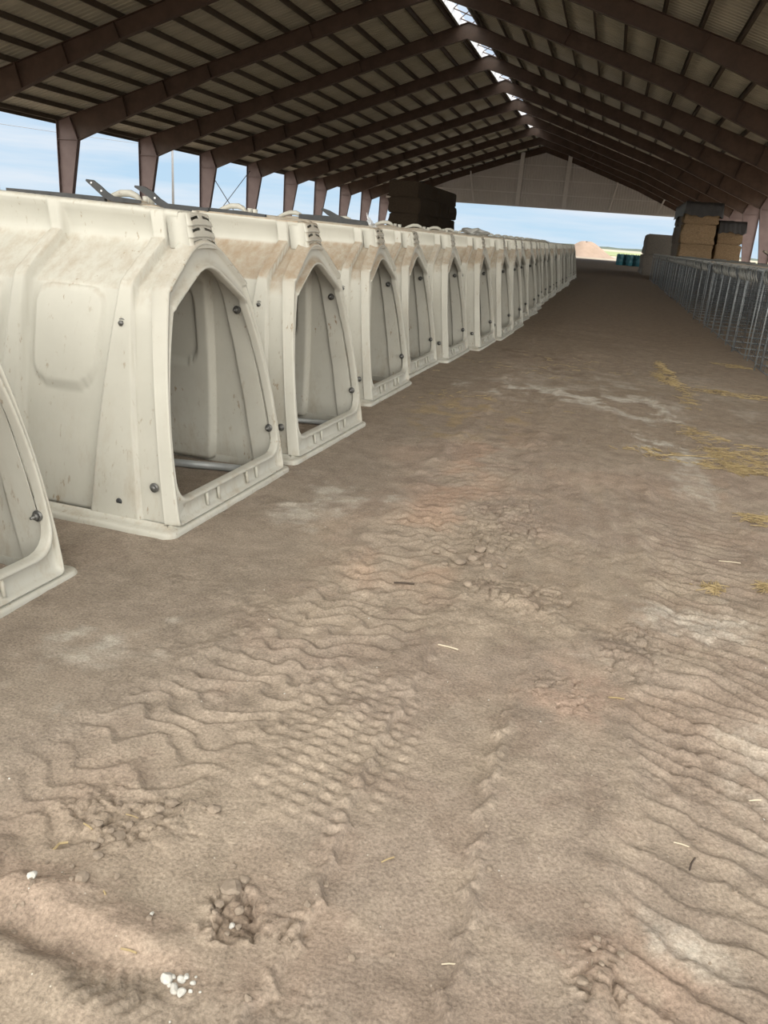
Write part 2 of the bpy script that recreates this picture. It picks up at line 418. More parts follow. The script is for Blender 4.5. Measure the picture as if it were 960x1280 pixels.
def ground_colour(X, Y):
    base = np.stack([np.full(X.shape, v) for v in (0.325, 0.272, 0.228)], -1)
    def mixin(col, m):
        nonlocal base
        base = base * (1 - m[..., None]) + np.array(col) * m[..., None]
    n1 = fbm(X * 0.9, Y * 0.9, 4, 101); n2 = fbm(X * 2.6, Y * 2.6, 4, 111); n3 = fbm(X * 7, Y * 7, 4, 121)
    mixin((0.37, 0.288, 0.232), 0.5 * sstep(0.0, 0.7, n2 + 0.3 * n3))
    mixin((0.335, 0.285, 0.225), 0.55 * sstep(0.1, 0.8, n1))
    # pink subsoil turned up by the tyres
    s, r, d = polyline_frame(X, Y, TL)
    mixin((0.43, 0.305, 0.232), 0.55 * (1 - sstep(0.1, 0.3, d)) * sstep(2.4, 3.2, Y) * (1 - sstep(5.0, 6.5, Y)) * sstep(-0.3, 0.4, n2))
    mixin((0.41, 0.315, 0.258), 0.45 * blob(X, Y, -0.95, 1.10, 0.45, 0.10, -0.1))
    mixin((0.44, 0.315, 0.255), 0.4 * blob(X, Y, 0.08, 2.4, 0.16, 0.3) * sstep(-0.2, 0.5, n3))
    mixin((0.40, 0.285, 0.225), 0.4 * blob(X, Y, 0.28, 1.32, 0.15, 0.12))
    mixin((0.39, 0.33, 0.27), 0.45 * sstep(0.1, 0.6, n3 - 0.4 * n2))
    mixin((0.28, 0.222, 0.182), 0.45 * sstep(0.1, 0.7, -n3 - 0.3 * n1))
    # packed greyish strip beside the hutches
    gr = (1 - sstep(-1.25, -0.95, X + 0.12 * n2)) * sstep(-4, -2, X)
    mixin((0.285, 0.245, 0.205), 0.7 * gr)
    far = sstep(4.5, 6.5, Y + 0.8 * n1)  # far soil darkened in colour for the dimmer light down the aisle
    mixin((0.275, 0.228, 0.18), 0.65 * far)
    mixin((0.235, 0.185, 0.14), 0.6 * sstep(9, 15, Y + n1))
    # spilled white lime
    lm = sstep(-0.15, 0.55, n2 + 0.5 * n3) * (0.45 + 0.55 * sstep(-0.25, 0.35, fbm(X * 16, Y * 16, 4, 131)))
    for (cx, cy, rx, ry, a) in ((-0.72, 7.75, 0.55, 0.42, 0.7), (-0.25, 7.85, 0.7, 0.38, 0.75), (0.35, 7.7, 0.4, 0.5, 0.8), (0.58, 6.8, 0.22, 0.9, 0.8), (0.70, 6.05, 0.26, 0.32, 0.95), (0.72, 5.2, 0.14, 0.6, 0.4), (-1.45, 1.66, 0.14, 0.12, 0.5),
                                (-1.45, 2.2, 0.25, 0.35, 0.5), (-1.28, 3.95, 0.35, 0.5, 0.5), (0.37, 1.5, 0.09, 0.13, 0.55), (0.45, 1.36, 0.06, 0.12, 0.4), (0.55, 3.15, 0.25, 0.3, 0.45), (0.30, 2.7, 0.3, 0.1, 0.3), (-0.3, 8.6, 1.1, 1.0, 0.22), (0.9, 8.2, 0.8, 2.5, 0.2), (-0.18, 2.0, 0.12, 0.15, 0.18), (0.62, 2.0, 0.12, 0.5, 0.25)):
        mixin((0.60, 0.58, 0.53), a * blob(X, Y, cx, cy, rx, ry) * lm)
    # bits of chaff trodden in
    mixin((0.36, 0.26, 0.11), 0.35 * blob(X, Y, -0.95, 6.4, 0.5, 0.9) * sstep(0, 0.6, n3))
    mixin((0.16, 0.12, 0.09), 0.5 * blob(X, Y, -0.35, 9.4, 0.4, 0.35) * sstep(-.2, 0.5, n3))
    mixin((0.16, 0.12, 0.09), 0.5 * blob(X, Y, -0.7, 10.6, 0.5, 0.5) * sstep(-.2, 0.5, n3))
    mixin((0.20, 0.15, 0.115), 0.55 * blob(X, Y, -0.54, 1.19, 0.055, 0.065))
    mixin((0.20, 0.155, 0.12), 0.4 * blob(X, Y, 0.20, 1.29, 0.05, 0.07))
    return base

xs = np.concatenate([[-60, -40, -31, -24, -16, -10, -7, -5, -4, -3.3, -2.8, -2.5], np.arange(-2.2, -1.25, 0.011), np.arange(-1.25, 1.0, 0.0062), np.arange(1.0, 1.75, 0.011), np.arange(1.75, 3.2, 0.03), [3.4, 3.8, 4.5, 5.5, 7, 9, 12, 16, 24, 40]])
ys = [-30, -15, -8, -4, -2, -0.8, 0, 0.4, 0.62]
y = 0.75
while y < 16:
    ys.append(y); y += max(0.0058, 0.0036 * y)
while y < 104:
    ys.append(y); y += 0.045 * y
ys.append(104.5)
ys = np.array(ys)
GX, GY = np.meshgrid(xs, ys)
GZ = ground_height(GX, GY)
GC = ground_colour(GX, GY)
ny, nx = GX.shape
me = bpy.data.meshes.new('floor')
me.vertices.add(nx * ny)
me.vertices.foreach_set('co', np.stack([GX, GY, GZ], -1).astype(np.float32).ravel())
ii, jj = np.meshgrid(np.arange(ny - 1), np.arange(nx - 1), indexing='ij')
a = (ii * nx + jj).ravel()
quads = np.stack([a, a + 1, a + nx + 1, a + nx], -1).astype(np.int32)
nq = len(quads)
me.loops.add(nq * 4); me.loops.foreach_set('vertex_index', quads.ravel())
me.polygons.add(nq); me.polygons.foreach_set('loop_start', np.arange(0, nq * 4, 4, dtype=np.int32))
me.update(calc_edges=True)
me.polygons.foreach_set('use_smooth', np.ones(nq, dtype=bool))
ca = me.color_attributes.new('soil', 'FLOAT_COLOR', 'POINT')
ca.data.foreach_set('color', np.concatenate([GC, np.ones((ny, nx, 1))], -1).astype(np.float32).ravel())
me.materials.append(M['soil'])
floor = link(bpy.data.objects.new('floor', me)); floor['kind'] = 'structure'

def gz(x, y):
    return float(ground_height(np.array([[x]], float), np.array([[y]], float))[0, 0])

# land outside the building
mb = MB()
for (x0, x1, y0, y1) in ((-3000, -60, -1500, 3500), (40, 3000, -1500, 3500), (-60, 40, 104.5, 3500), (-60, 40, -1500, -30)):
    mb.add([(x0, y0, 0), (x1, y0, 0), (x1, y1, 0), (x0, y1, 0)], [(0, 1, 2, 3)])
tag(mb.build('ground', M['field']), kind='structure')
mb = MB(); mb.box((40, 260, 0.05), (400, 190, 0.1))
tag(mb.build('field', M['green']), kind='structure')

# ------------------------------------------------------------------ building
S = 7.62
Y0 = 5.06 * S
XE_L, XR, XE_R = -27.9, -8.84, 10.2
ZE = 5.35
SL = 1 / 3.0
HALF = XR - XE_L
Y_START, Y_END = -1.0, 13.06 * S + 0.15
def steel_z(d): return ZE + SL * d          # top of rafters at distance d in from an eave

def side_x(side, d):
    return XE_L + d if side < 0 else XE_R - d

ceiling = empty('ceiling', (XR, 0, ZE)); ceiling['kind'] = 'structure'
inv = Matrix.Translation(-Vector((XR, 0, ZE)))
def bparent(o, p):
    o.parent = p; o.matrix_parent_inverse = p.matrix_basis.inverted()
    return o

# corrugated roof sheets: real ribs running down the slope
for side in (-1, 1):
    prof = []
    yv = Y_START
    while yv < Y_END:
        for dy, dz in ((0, 0), (0.20, 0), (0.225, 0.035), (0.28, 0.035)):
            prof.append((yv + dy, dz))
        yv += 0.305
    P = np.zeros((2, len(prof), 3))
    for i, d in enumerate((-0.35, HALF - 0.46)):
        for j, (yy, dz) in enumerate(prof):
            P[i, j] = (side_x(side, d), yy, steel_z(d) + 0.215 + dz)
    mb = MB(); mb.grid(P, smooth=False)
    o = mb.build('roof_panel', M['roof'], fix=False)
    md = o.modifiers.new('solid', 'SOLIDIFY'); md.thickness = 0.004
    bparent(o, ceiling)
    # purlins
    for k in range(16):
        d = 0.05 + k * 1.215
        x = side_x(side, d); z = steel_z(d) + 0.005
        w = 0.035
        mb = MB()
        sgn = -side
        poly = [(x - w * 2, z), (x + 0.006, z), (x + 0.006, z + 0.19), (x + w * 2, z + 0.19), (x + w * 2, z + 0.2), (x - 0.006, z + 0.2), (x - 0.006, z + 0.012), (x - w * 2, z + 0.012)]
        if side > 0: poly = [(2 * x - px, pz) for px, pz in poly][::-1]
        mb.prism(poly, Y_START + 0.05, Y_END)
        bparent(mb.build('purlin', M['purlin']), ceiling)

# open ridge: two white upstands and cross bracing
rvz = steel_z(HALF - 0.46) + 0.21
for s in (-1, 1):
    mb = MB()
    x = XR + s * 0.47
    mb.box((x, (Y_START + Y_END) / 2, rvz + 0.04), (0.02, Y_END - Y_START, 0.54))
    mb.box((x + s * 0.10, (Y_START + Y_END) / 2, rvz + 0.02), (0.22, Y_END - Y_START, 0.015))
    bparent(mb.build('ridge_flashing', M['white']), ceiling)
for k in range(-3, 8):
    ya = Y0 + k * S
    for j in range(4):
        y0 = ya + j * S / 4; y1 = y0 + S / 4
        mb = MB()
        mb.tube([(XR - 0.46, y0, rvz + 0.1), (XR + 0.46, y1, rvz + 0.1)], 0.03, 4)
        mb.tube([(XR + 0.46, y0, rvz + 0.12), (XR - 0.46, y1, rvz + 0.12)], 0.03, 4)
        bparent(mb.build('ridge_brace', M['frame']), ceiling)
mb = MB(); mb.box((XR, Y0 + 7.3 * S, rvz + 0.36), (1.3, 1.6 * S, 0.03)); bparent(mb.build('ridge_light_block', M['roof']), ceiling)  # added cover that keeps light from the ridge gap off the gable
# eave trims
for side in (-1, 1):
    mb = MB()
    x = side_x(side, -0.38)
    mb.box((x, (Y_START + Y_END) / 2, steel_z(-0.35) + 0.13), (0.06, Y_END - Y_START, 0.20))
    bparent(mb.build('eave_trim', M['purlin']), ceiling)

ORD = ['nearest', 'second', 'third', 'fourth', 'fifth', 'sixth', 'seventh', 'eighth', 'ninth', 'tenth', 'eleventh', 'twelfth', 'thirteenth', 'fourteenth', 'fifteenth', 'sixteenth', 'seventeenth', 'eighteenth', 'nineteenth', 'twentieth', 'twenty-first', 'twenty-second', 'twenty-third', 'twenty-fourth', 'twenty-fifth', 'twenty-sixth']

# rigid frames: tapered columns and rafters of plate steel
def plate(mb, pts, y, t=0.012):
    mb.prism(pts, y - t / 2, y + t / 2)

def flange(mb, p0, p1, width, t=0.02):
    """flat bar from p0 to p1 in the xz plane, width along y"""
    (x0, z0), (x1, z1) = p0, p1
    dx, dz = x1 - x0, z1 - z0; l = math.hypot(dx, dz); nx_, nz_ = -dz / l * t / 2, dx / l * t / 2
    mb.prism([(x0 - nx_, z0 - nz_), (x1 - nx_, z1 - nz_), (x1 + nx_, z1 + nz_), (x0 + nx_, z0 + nz_)], -width / 2, width / 2)

FW = 0.26
def rafter_depth(d):
    pts = [(0, 1.30), (1.2, 1.22), (8.5, 0.66), (17, 0.62), (19.06, 0.74)]
    return float(np.interp(d, [p[0] for p in pts], [p[1] for p in pts]))

proto = None
fr = empty('frame_truss', (XR, 0, 0))
cw_top, cw_bot = 1.18, 0.36
for side in (-1, 1):
    sx = lambda d: (side_x(side, d) - XR)
    zk = steel_z(cw_top) - rafter_depth(cw_top)      # underside of knee
    # column
    mb = MB()
    out0, in0, out1, in1 = (sx(0), 0), (sx(cw_bot), 0), (sx(0), ZE), (sx(cw_top), zk)
    plate(mb, [in0, out0, out1, (sx(cw_top * 0.93), steel_z(cw_top * 0.93))] + [in1] if False else [in0, out0, out1, (sx(0.75), steel_z(0.75)), in1], 0)
    flange(mb, out0, out1, FW); flange(mb, in0, in1, FW)
    flange(mb, (sx(0), zk), in1, FW * 0.9, 0.014)
    flange(mb, (sx(0.75), steel_z(0.75)), in1, FW, 0.03)
    mb.box((sx(cw_bot / 2), 0, 0.012), (0.5, 0.36, 0.024))
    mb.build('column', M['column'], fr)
    # rafter
    ds = [cw_top, 2.0, 4.0, 6.2, 8.5, 11.0, 13.5, 16.2, 19.06]
    mb = MB()
    top = [(sx(d), steel_z(d)) for d in [0.75] + ds]
    bot = [(sx(d), steel_z(d) - rafter_depth(d)) for d in ds]
    for i in range(len(ds) - 1):
        plate(mb, [bot[i], bot[i + 1], top[i + 2], top[i + 1]], 0)
        flange(mb, bot[i], bot[i + 1], FW)
    plate(mb, [bot[0], top[1], top[0]], 0)
    flange(mb, (sx(0), ZE), top[-1], FW)
    rf = mb.build('rafter', M['frame'], fr)
    for i in (2, 3, 4, 6):
        d = ds[i]
        mb = MB(); flange(mb, bot[i], (sx(d - 0.25), steel_z(d - 0.25)), FW * 0.98, 0.035)
        mb.build('splice_plate', M['frame'], rf)
    for i in range(3, 15, 2):          # flange braces
        d = 0.05 + i * 1.215
        mb = MB(); zb = steel_z(d) - rafter_depth(d)
        mb.tube([(sx(d), 0.10, zb + 0.02), (sx(d), 0.55, steel_z(d) + 0.05)], 0.018, 4)
        mb.build('flange_brace', M['frame'], rf)
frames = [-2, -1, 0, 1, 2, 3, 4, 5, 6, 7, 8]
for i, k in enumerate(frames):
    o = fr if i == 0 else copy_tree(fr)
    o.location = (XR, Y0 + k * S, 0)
    if k < 0: lab = f'brown steel roof frame crossing the upper corner, {"second " if k == -1 else ""}nearest the camera'
    elif k == 8: lab = 'brown steel end frame against the grey gable cladding, farthest of the frames'
    else: lab = f'brown tapered steel frame whose eave column is {ORD[k] if k else "first"} in view along the open side'
    tag(o, lab, 'steel frame', 'rigid steel frames of the barn')

# far gable wall, open below
yg = Y0 + 8 * S + 0.16
wall = empty('wall_far', (XR, yg, 5.2)); wall['kind'] = 'structure'
mb = MB()
prof = []
xv = XE_L + 1.0
while xv < XE_R - 0.9:
    for dx, dy in ((0, 0), (0.20, 0), (0.23, -0.04), (0.275, -0.04)):
        prof.append((xv + dx, yg + dy))
    xv += 0.305
P = np.zeros((2, len(prof), 3))
for j, (xx, yy) in enumerate(prof):
    d = min(xx - XE_L, XE_R - xx)
    P[0, j] = (xx, yy, 5.2); P[1, j] = (xx, yy, max(5.21, steel_z(d) + 0.2))
mb.grid(P, smooth=False)
bparent(mb.build('gable_sheet', M['gable'], fix=False), wall)
mb = MB(); mb.box(((XE_L + XE_R) / 2, yg - 0.22, 5.22), (XE_R - XE_L - 1.6, 0.25, 0.22)); bparent(mb.build('gable_beam', M['gable']), wall)
for x in (-11.4, -6.1):
    d = min(x - XE_L, XE_R - x); zt = steel_z(d)
    mb = MB(); mb.box((x, yg - 0.40, (5.2 + zt) / 2), (0.42, 0.03, zt - 5.2)); mb.box((x - 0.2, yg - 0.30, (5.2 + zt) / 2), (0.03, 0.25, zt - 5.2)); mb.box((x + 0.2, yg - 0.30, (5.2 + zt) / 2), (0.03, 0.25, zt - 5.2))
    bparent(mb.build('gable_post', M['girt']), wall)
for z in (6.6, 8.1, 9.6):
    d0 = (z - ZE) / SL
    mb = MB(); mb.box((XR, yg - 0.1, z), ((HALF - d0) * 2 - 0.3, 0.12, 0.10)); bparent(mb.build('gable_girt', M['girt']), wall)
for x0, x1, zt in ((-17.2, -16.5, 8.6), (-1.1, -0.5, 8.3), (4.1, 4.8, 6.9)):
    mb = MB()
    xa, xb = (x0, x1) if x0 < XR else (x1, x0)
    mb.tube([(x0 if x0 < XR else x1 - 0.1, yg - 0.25, zt), (x1 if x0 < XR else x0, yg - 0.25, 5.25)], 0.11, 4)
    bparent(mb.build('gable_strut', M['girt']), wall)

# rod cross-bracing in one bay of the open side
br = empty('bay_brace', (XE_L + 0.2, Y0 + 2 * S, 0))
for a, b in (((0, 0, 4.9), (0, S, 0.3)), ((0, 0, 0.3), (0, S, 4.9))):
    mb = MB(); mb.tube([a, b], 0.03, 5); mb.build('rod', M['cable'], br)
tag(br, 'thin crossed rods bracing one bay of the open side', 'brace')

# ------------------------------------------------------------------ calf hutch
HL = 2.40                                   # length
def face_x(z): return -0.004 - 0.158 * z       # the door face leans back

def rounded(ctrl, radii, nseg, narc, bow=0.0):
    """closed outline BL,SL,AP,SR,BR with rounded corners -> (n,2)"""
    P = [np.array(c, float) for c in ctrl]; n = len(P); out = []
    corners = []
    for i in range(n):
        p, a, b = P[i], P[i - 1], P[(i + 1) % n]
        da = (a - p) / np.linalg.norm(a - p); db = (b - p) / np.linalg.norm(b - p)
        r = radii[i]
        ang = math.acos(np.clip(da @ db, -1, 1)); t = r / math.tan(ang / 2)
        p0, p1 = p + da * t, p + db * t
        arc = []
        for k in range(narc + 1):
            u = k / narc
            arc.append((1 - u) ** 2 * p0 + 2 * u * (1 - u) * p + u * u * p1)
        corners.append(arc)
    for i in range(n):
        out += corners[i]
        a = corners[i][-1]; b = corners[(i + 1) % n][0]
        for k in range(1, nseg[i]):
            out.append(a + (b - a) * k / nseg[i])
    out = np.array(out)
    if bow:
        zb, zs = ctrl[0][1], ctrl[1][1]
        t = np.clip((out[:, 1] - zb) / (zs - zb), 0, 1)
        out[:, 0] += np.sign(out[:, 0]) * bow * 4 * t * (1 - t) * np.clip(np.abs(out[:, 0]) / 0.3, 0, 1)
    return out

def outline(wb, zb, ws, zs, za, rb, rs, ra, bow=0.045):
    return rounded([(-wb, zb), (-ws, zs), (0, za), (ws, zs), (wb, zb)], [rb, rs, ra, rs, rb], [22, 12, 12, 22, 16], 8, bow)

def hutch_door_frame():
    mb = MB()
    loops = [
        (outline(.574, .035, .394, 1.060, 1.338, .02, .06, .26, .025), -.066),
        (outline(.569, .036, .378, 1.066, 1.336, .02, .06, .27, .030), -.056),
        (outline(.557, .037, .364, 1.066, 1.324, .02, .06, .28, .045), -.010),
        (outline(.551, .040, .358, 1.063, 1.317, .02, .06, .28, .048), 0),
        (outline(.545, .046, .351, 1.056, 1.306, .02, .06, .28, .050), 0),
        (outline(.541, .052, .347, 1.050, 1.298, .02, .06, .28, .050), -.022),
        (outline(.539, .062, .346, 1.040, 1.284, .02, .06, .28, .050), -.028),
        (outline(.534, .112, .350, 0.997, 1.206, .08, .06, .24, .052), -.028),
        (outline(.529, .123, .346, 0.988, 1.192, .085, .06, .23, .054), -.008),
        (outline(.524, .132, .342, 0.980, 1.182, .09, .06, .23, .055), 0),
        (outline(.519, .138, .338, 0.974, 1.174, .09, .06, .22, .055), -.004),
        (outline(.517, .142, .336, 0.971, 1.170, .09, .06, .22, .055), -.014),
        (outline(.517, .142, .336, 0.971, 1.170, .09, .06, .22, .055), -.045),
    ]
    rings = []
    for o2, off in loops:
        x = face_x(o2[:, 1]) + off
        if len(rings) >= 2: x[34:75] += .009; x[33] += .004; x[75] += .004
        rings.append(np.stack([x, o2[:, 0], o2[:, 1]], -1))
    n = len(rings[0])
    P = np.stack([np.concatenate([g, g[:1]]) for g in rings])
    mb.grid(P, True)
    # small stiffening ridges on the sill
    for yy in (-0.27, -0.16, 0.14, 0.25):
        mb.tube([(face_x(.06) - .016, yy, .058), (face_x(.13) - .017, yy, .132)], 0.009, 6)
    return mb

def body_profile():
    """half profile points: y, z, section weight for recess (1 walls and roof, 0 ridge)"""
    pts = []
    for k in range(46):
        t = k / 45
        z = .03 + (1.035 - .03) * t
        pts.append((.580 + (.405 - .580) * t + .026 * 4 * t * (1 - t), z, 1.0))
    for k in range(1, 7):
        u = k / 7
        a, b, c = np.array((.405, 1.035)), np.array((.398, 1.072)), np.array((.362, 1.098))
        q = (1 - u) ** 2 * a + 2 * u * (1 - u) * b + u * u * c
        pts.append((q[0], q[1], 1.0))
    for k in range(17):
        t = k / 16
        pts.append((.362 + (.140 - .362) * t, 1.098 + (1.258 - 1.098) * t, 1.0))
    for k in range(1, 4):
        t = k / 4
        pts.append((.140 - .014 * t ** .5, 1.258 + .012 * t, 1.0))
    return pts

def hutch_shell():
    half = body_profile()
    us = np.linspace(0, 1, 230) ** 1.35
    rows = []
    for side in (-1, 1):
        pass
    hp = np.array(half)
    nh = len(hp)
    P = np.zeros((len(us), 2 * (nh + 8) + 1, 3))
    for i, u in enumerate(us):
        prof = []
        for (yy, z, wgt) in half:
            xf = face_x(z) - .06; xr = -HL + .03 + .10 * z
            x = xf + (xr - xf) * u
            # relief: 0 on ribs, deeper in bays
            zz = min(z, 1.06)
            e1 = -.475 + .066 * zz                 # back edge of front rib
            p1 = -.200 - .125 * zz                # front edge of front rib
            def st(a, b, v): return float(sstep(a, b, v))
            D = .030
            bay = 1.0
            ribm = st(e1 - .008, e1 + .005, x) * (1 - st(p1 - .004, p1 + .007, x))
            pil = st(p1 - .004, p1 + .007, x)
            others = 0
            for rc in (-.94, -1.49, -2.02):
                wr = .036 + .030 * (1.06 - zz)
                others = max(others, 1 - st(wr - .008, wr + .014, abs(x - rc)))
            rear = 1 - st(-HL + .12, -HL + .16, x)
            rise = max(ribm, others, rear)
            D = .048 * (1 - rise) * (1 - pil) + (.022 + .020 * st(.96, 1.06, z)) * pil
            # raised pane-shaped panel in every bay
            for cx in (-.675, -1.225, -1.765):
                hw = .165 + .06 * (z - .6); cz, hh, rr = .825, .225, .10
                qx, qz = abs(x - cx - .02 * 0) - (hw - rr), abs(z - cz) - (hh - rr)
                sd = math.hypot(max(qx, 0), max(qz, 0)) + min(max(qx, qz), 0) - rr
                if z < 1.07: D -= .018 * (1 - st(-.008, .003, sd))
            # taper of ridge: walls rise a little to the back
            prof.append((x, yy, z, D * wgt))
        ztop = 1.372 + .030 * (.2 - prof[-1][0])
        xl = prof[-1][0]
        # ridge box
        y0, z0 = half[-1][0], half[-1][1]
        for k in range(1, 5):
            t = k / 5
            prof.append((xl - .02 * t, y0 - .010 * t, z0 + (ztop - .02 - z0) * t, D * (1 - .75 * t * t)))
        for k in range(4):
            a = k / 3 * math.pi / 2
            prof.append((xl - .02, y0 - .012 - .02 * (1 - math.cos(a)), ztop - .02 + .02 * math.sin(a), D * .2 * math.cos(a)))
        arr = np.array(prof)
        # push recess inward along the profile normal
        t = np.gradient(arr[:, 1:3], axis=0); nrm = np.stack([t[:, 1], -t[:, 0]], -1)
        nrm /= np.linalg.norm(nrm, axis=1)[:, None] + 1e-9
        arr[:, 1:3] -= nrm * arr[:, 3:4]
        right = arr[:, :3]; left = right.copy(); left[:, 1] *= -1
        mid = np.array([[xl - .02, 0, ztop + .003]])
        P[i] = np.concatenate([left, mid, right[::-1]])
    mb = MB(); mb.grid(P, True)
    # rear wall
    last = P[-1]
    cen = np.array([-HL + .06, 0, .55])
    rings = [last] + [last * (1 - k) + cen * k for k in (.15, .5, .85)]
    mb.grid(np.stack(rings), True)
    return mb

def sweep_flange():
    mb = MB()
    # plan outline of the base, counter-clockwise, rounded front corners
    pts = []
    def arc(cx, cy, r, a0, a1, n=8):
        for k in range(n + 1):
            a = R(a0 + (a1 - a0) * k / n); pts.append((cx + r * math.cos(a), cy + r * math.sin(a), math.cos(a), math.sin(a)))
    hw, r = .642, .055
    arc(-r, hw - r, r, 0, 90); arc(-HL + r, hw - r, r, 90, 180); arc(-HL + r, -hw + r, r, 180, 270); arc(-r, -hw + r, r, 270, 360)
    prof = [(0, 0), (.002, .018), (-.003, .027), (-.012, .031), (-.030, .033), (-.046, .036), (-.058, .046), (-.075, .046), (-.075, 0)]
    P = np.zeros((len(pts) + 1, len(prof), 3))
    for i in range(len(pts) + 1):
        x, y_, nx_, ny_ = pts[i % len(pts)]
        for j, (o, z) in enumerate(prof):
            P[i, j] = (x + nx_ * o, y_ + ny_ * o, z)
    mb.grid(P, True)
    return mb

def hutch_vent():
    mb = MB()
    nv, nu = 60, 32
    z0, z1 = 1.238, 1.392
    cells = np.zeros((nv + 1, nu + 1, 3))
    for i in range(nv + 1):
        v = i / nv; z = z0 + (z1 - z0) * v
        step = (v * 3) % 1.0 if v < 1 else 1.0
        lou = .012 * (1 - step) ** 0.8 if v < 1 else 0
        hw = .122 - .022 * v
        for j in range(nu + 1):
            u = j / nu * 2 - 1
            edge = 1 - max(0, (abs(u) - .8) / .2) ** 2
            cells[i, j] = (face_x(z) - .012 + (.008 + lou) * edge - .012 * v, u * hw, z - .016 + .008 * (1 - u * u))
    vs = cells.reshape(-1, 3); fs = []
    for i in range(nv):
        v = (i + .5) / nv; stp = (v * 3) % 1.0
        for j in range(nu):
            u = abs((j + .5) / nu * 2 - 1)
            if .50 < stp + .34 * (u - .2) ** 2 < .74 and .16 < u < .80: continue
            a = i * (nu + 1) + j
            fs.append((a, a + 1, a + nu + 2, a + nu + 1))
    mb.add(vs, fs, True)
    # cheeks and top running back to the ridge
    for s in (0, nu):
        P = np.stack([cells[:, s], cells[:, s] + np.array([-.10, 0, 0])]); mb.grid(P, True)
    P = np.stack([cells[-1], cells[-1] + np.array([-.11, 0, 0])]); mb.grid(P, True)
    mb.tube([(face_x(1.39) - .03, -.02, 1.384), (face_x(1.39) - .03, .02, 1.384)], .008, 6)
    return mb

def solid(o, t, off=-1):
    md = o.modifiers.new('solid', 'SOLIDIFY'); md.thickness = t; md.offset = off
    dg = bpy.context.evaluated_depsgraph_get()
    me = bpy.data.meshes.new_from_object(o.evaluated_get(dg))
    o.modifiers.clear(); o.data = me
    return o

def bolt_mb(x, y_, z, s):
    """hex head with washer outside, nut and washer inside; s = outward sign in y"""
    mb = MB()
    mb.tube([(x, y_ + s * .000, z), (x, y_ + s * .005, z)], .022, 14)
    mb.tube([(x, y_ + s * .005, z), (x, y_ + s * .016, z)], .013, 6)
    mb.tube([(x, y_ - s * .070, z), (x, y_ + s * .012, z)], .006, 8)
    mb.tube([(x, y_ - s * .030, z), (x, y_ - s * .036, z)], .022, 14)
    mb.tube([(x, y_ - s * .036, z), (x, y_ - s * .050, z)], .014, 6)
    return mb

def make_hutch():
    root = empty('calf_hutch')
    sh = solid(hutch_shell().build('shell', M['plastic'], root, fix=True), .007)
    df = hutch_door_frame().build('door_frame', M['plastic'], root)
    sweep_flange().build('base_flange', M['plastic'], root)
    solid(hutch_vent().build('ridge_vent', M['plastic'], root, fix=False), .004, 0)
    for s in (-1, 1):
        for (x, z, y_) in (((-.365, .90, .432), (-.140, .205, .552)) if s < 0 else ((-.245, .915, .435), (-.095, .27, .548))):
            bolt_mb(x, s * y_, z, s).build('bolt', M['bolt'], root)
    mb = MB(); mb.tube([(-.315, -.556, .115), (-.315, -.574, .115)], .016, 12); mb.build('dark_hole_disc', M['black'], root)  # black disc coloured as the dark inside a small hole
    # rear ridge vent: squat cap with a bent handle, and a perforated strap on the ridge
    mb = MB()
    prof = [(.10, 0), (.105, .02), (.09, .045), (.05, .06), (.0, .062)]
    P = np.zeros((len(prof), 17, 3))
    for i, (rr, zz) in enumerate(prof):
        for k in range(17):
            a = 2 * math.pi * k / 16
            P[i, k] = (-1.55 + 1.3 * rr * math.cos(a), rr * .8 * math.sin(a), 1.412 + zz * .5)
    mb.grid(P, True)
    rv = mb.build('rear_vent', M['plastic'], root)
    mb = MB(); mb.tube([(-1.76, 0, 1.42), (-1.69, 0, 1.452), (-1.62, .0, 1.475), (-1.55, 0, 1.478), (-1.50, 0, 1.462), (-1.47, 0, 1.43)], [.012, .02, .024, .024, .02, .014], 8); mb.build('handle', M['plastic'], rv)
    mb = MB(); mb.tube([(-1.45, .03, 1.42), (-1.45, .03, 1.468)], .024, 10); mb.build('knob', M['plastic'], rv)
    mb = MB(); mb.tube([(-1.37, -.03, 1.42), (-1.37, -.03, 1.462)], .022, 10); mb.build('knob', M['plastic'], rv)
    for ch in root.children: ch['dirt'] = 0.3
    return root

hut = make_hutch()
spots = [(-1.86, 1.90, -2), (-1.651, 3.608, -3.0), (-1.59, 4.97, -3.5), (-1.68, 6.86, -2.5), (-1.72, 8.36, -2.3), (-1.58, 9.66, -2.0), (-1.42, 11.00, -2), (-1.32, 12.36, -2), (-1.30, 13.72, -2)]
yy = 15.12
for k in range(17):
    spots.append((-1.33 - .006 * k + random.uniform(-.05, .05), yy, random.uniform(-4, 1))); yy += 1.44
dirts = [0.25, 0.33, 0.62, 0.60, 0.58, 0.5, 0.6, 0.55]
hlabels = ['white calf hutch cut off by the photo edge, only its door side showing', 'large cream calf hutch with a steel pipe lying inside, second in the row', 'cream calf hutch with a reddish dirty roof, third in the row', 'cream calf hutch with clear plastic caught on its vent, fourth in the row']
HUTS = []
for i, (x, y_, rz) in enumerate(spots):
    o = hut if i == 0 else copy_tree(hut)
    o.location = (x, y_, 0); o.rotation_euler = (R(random.uniform(-.3, .3)) if i > 3 else R(-1.2) if i == 0 else 0, 0, R(rz))
    dv = dirts[i] if i < len(dirts) else random.uniform(.4, .65)
    for ch in o.children: ch['dirt'] = dv
    lab = hlabels[i] if i < 4 else (f'cream calf hutch, {ORD[i]} in the row counted from the camera' if i < len(spots) - 1 else 'cream calf hutch at the far end of the row')
    tag(o, lab, 'calf hutch', 'calf hutches in a row along the aisle')
    HUTS.append(o)

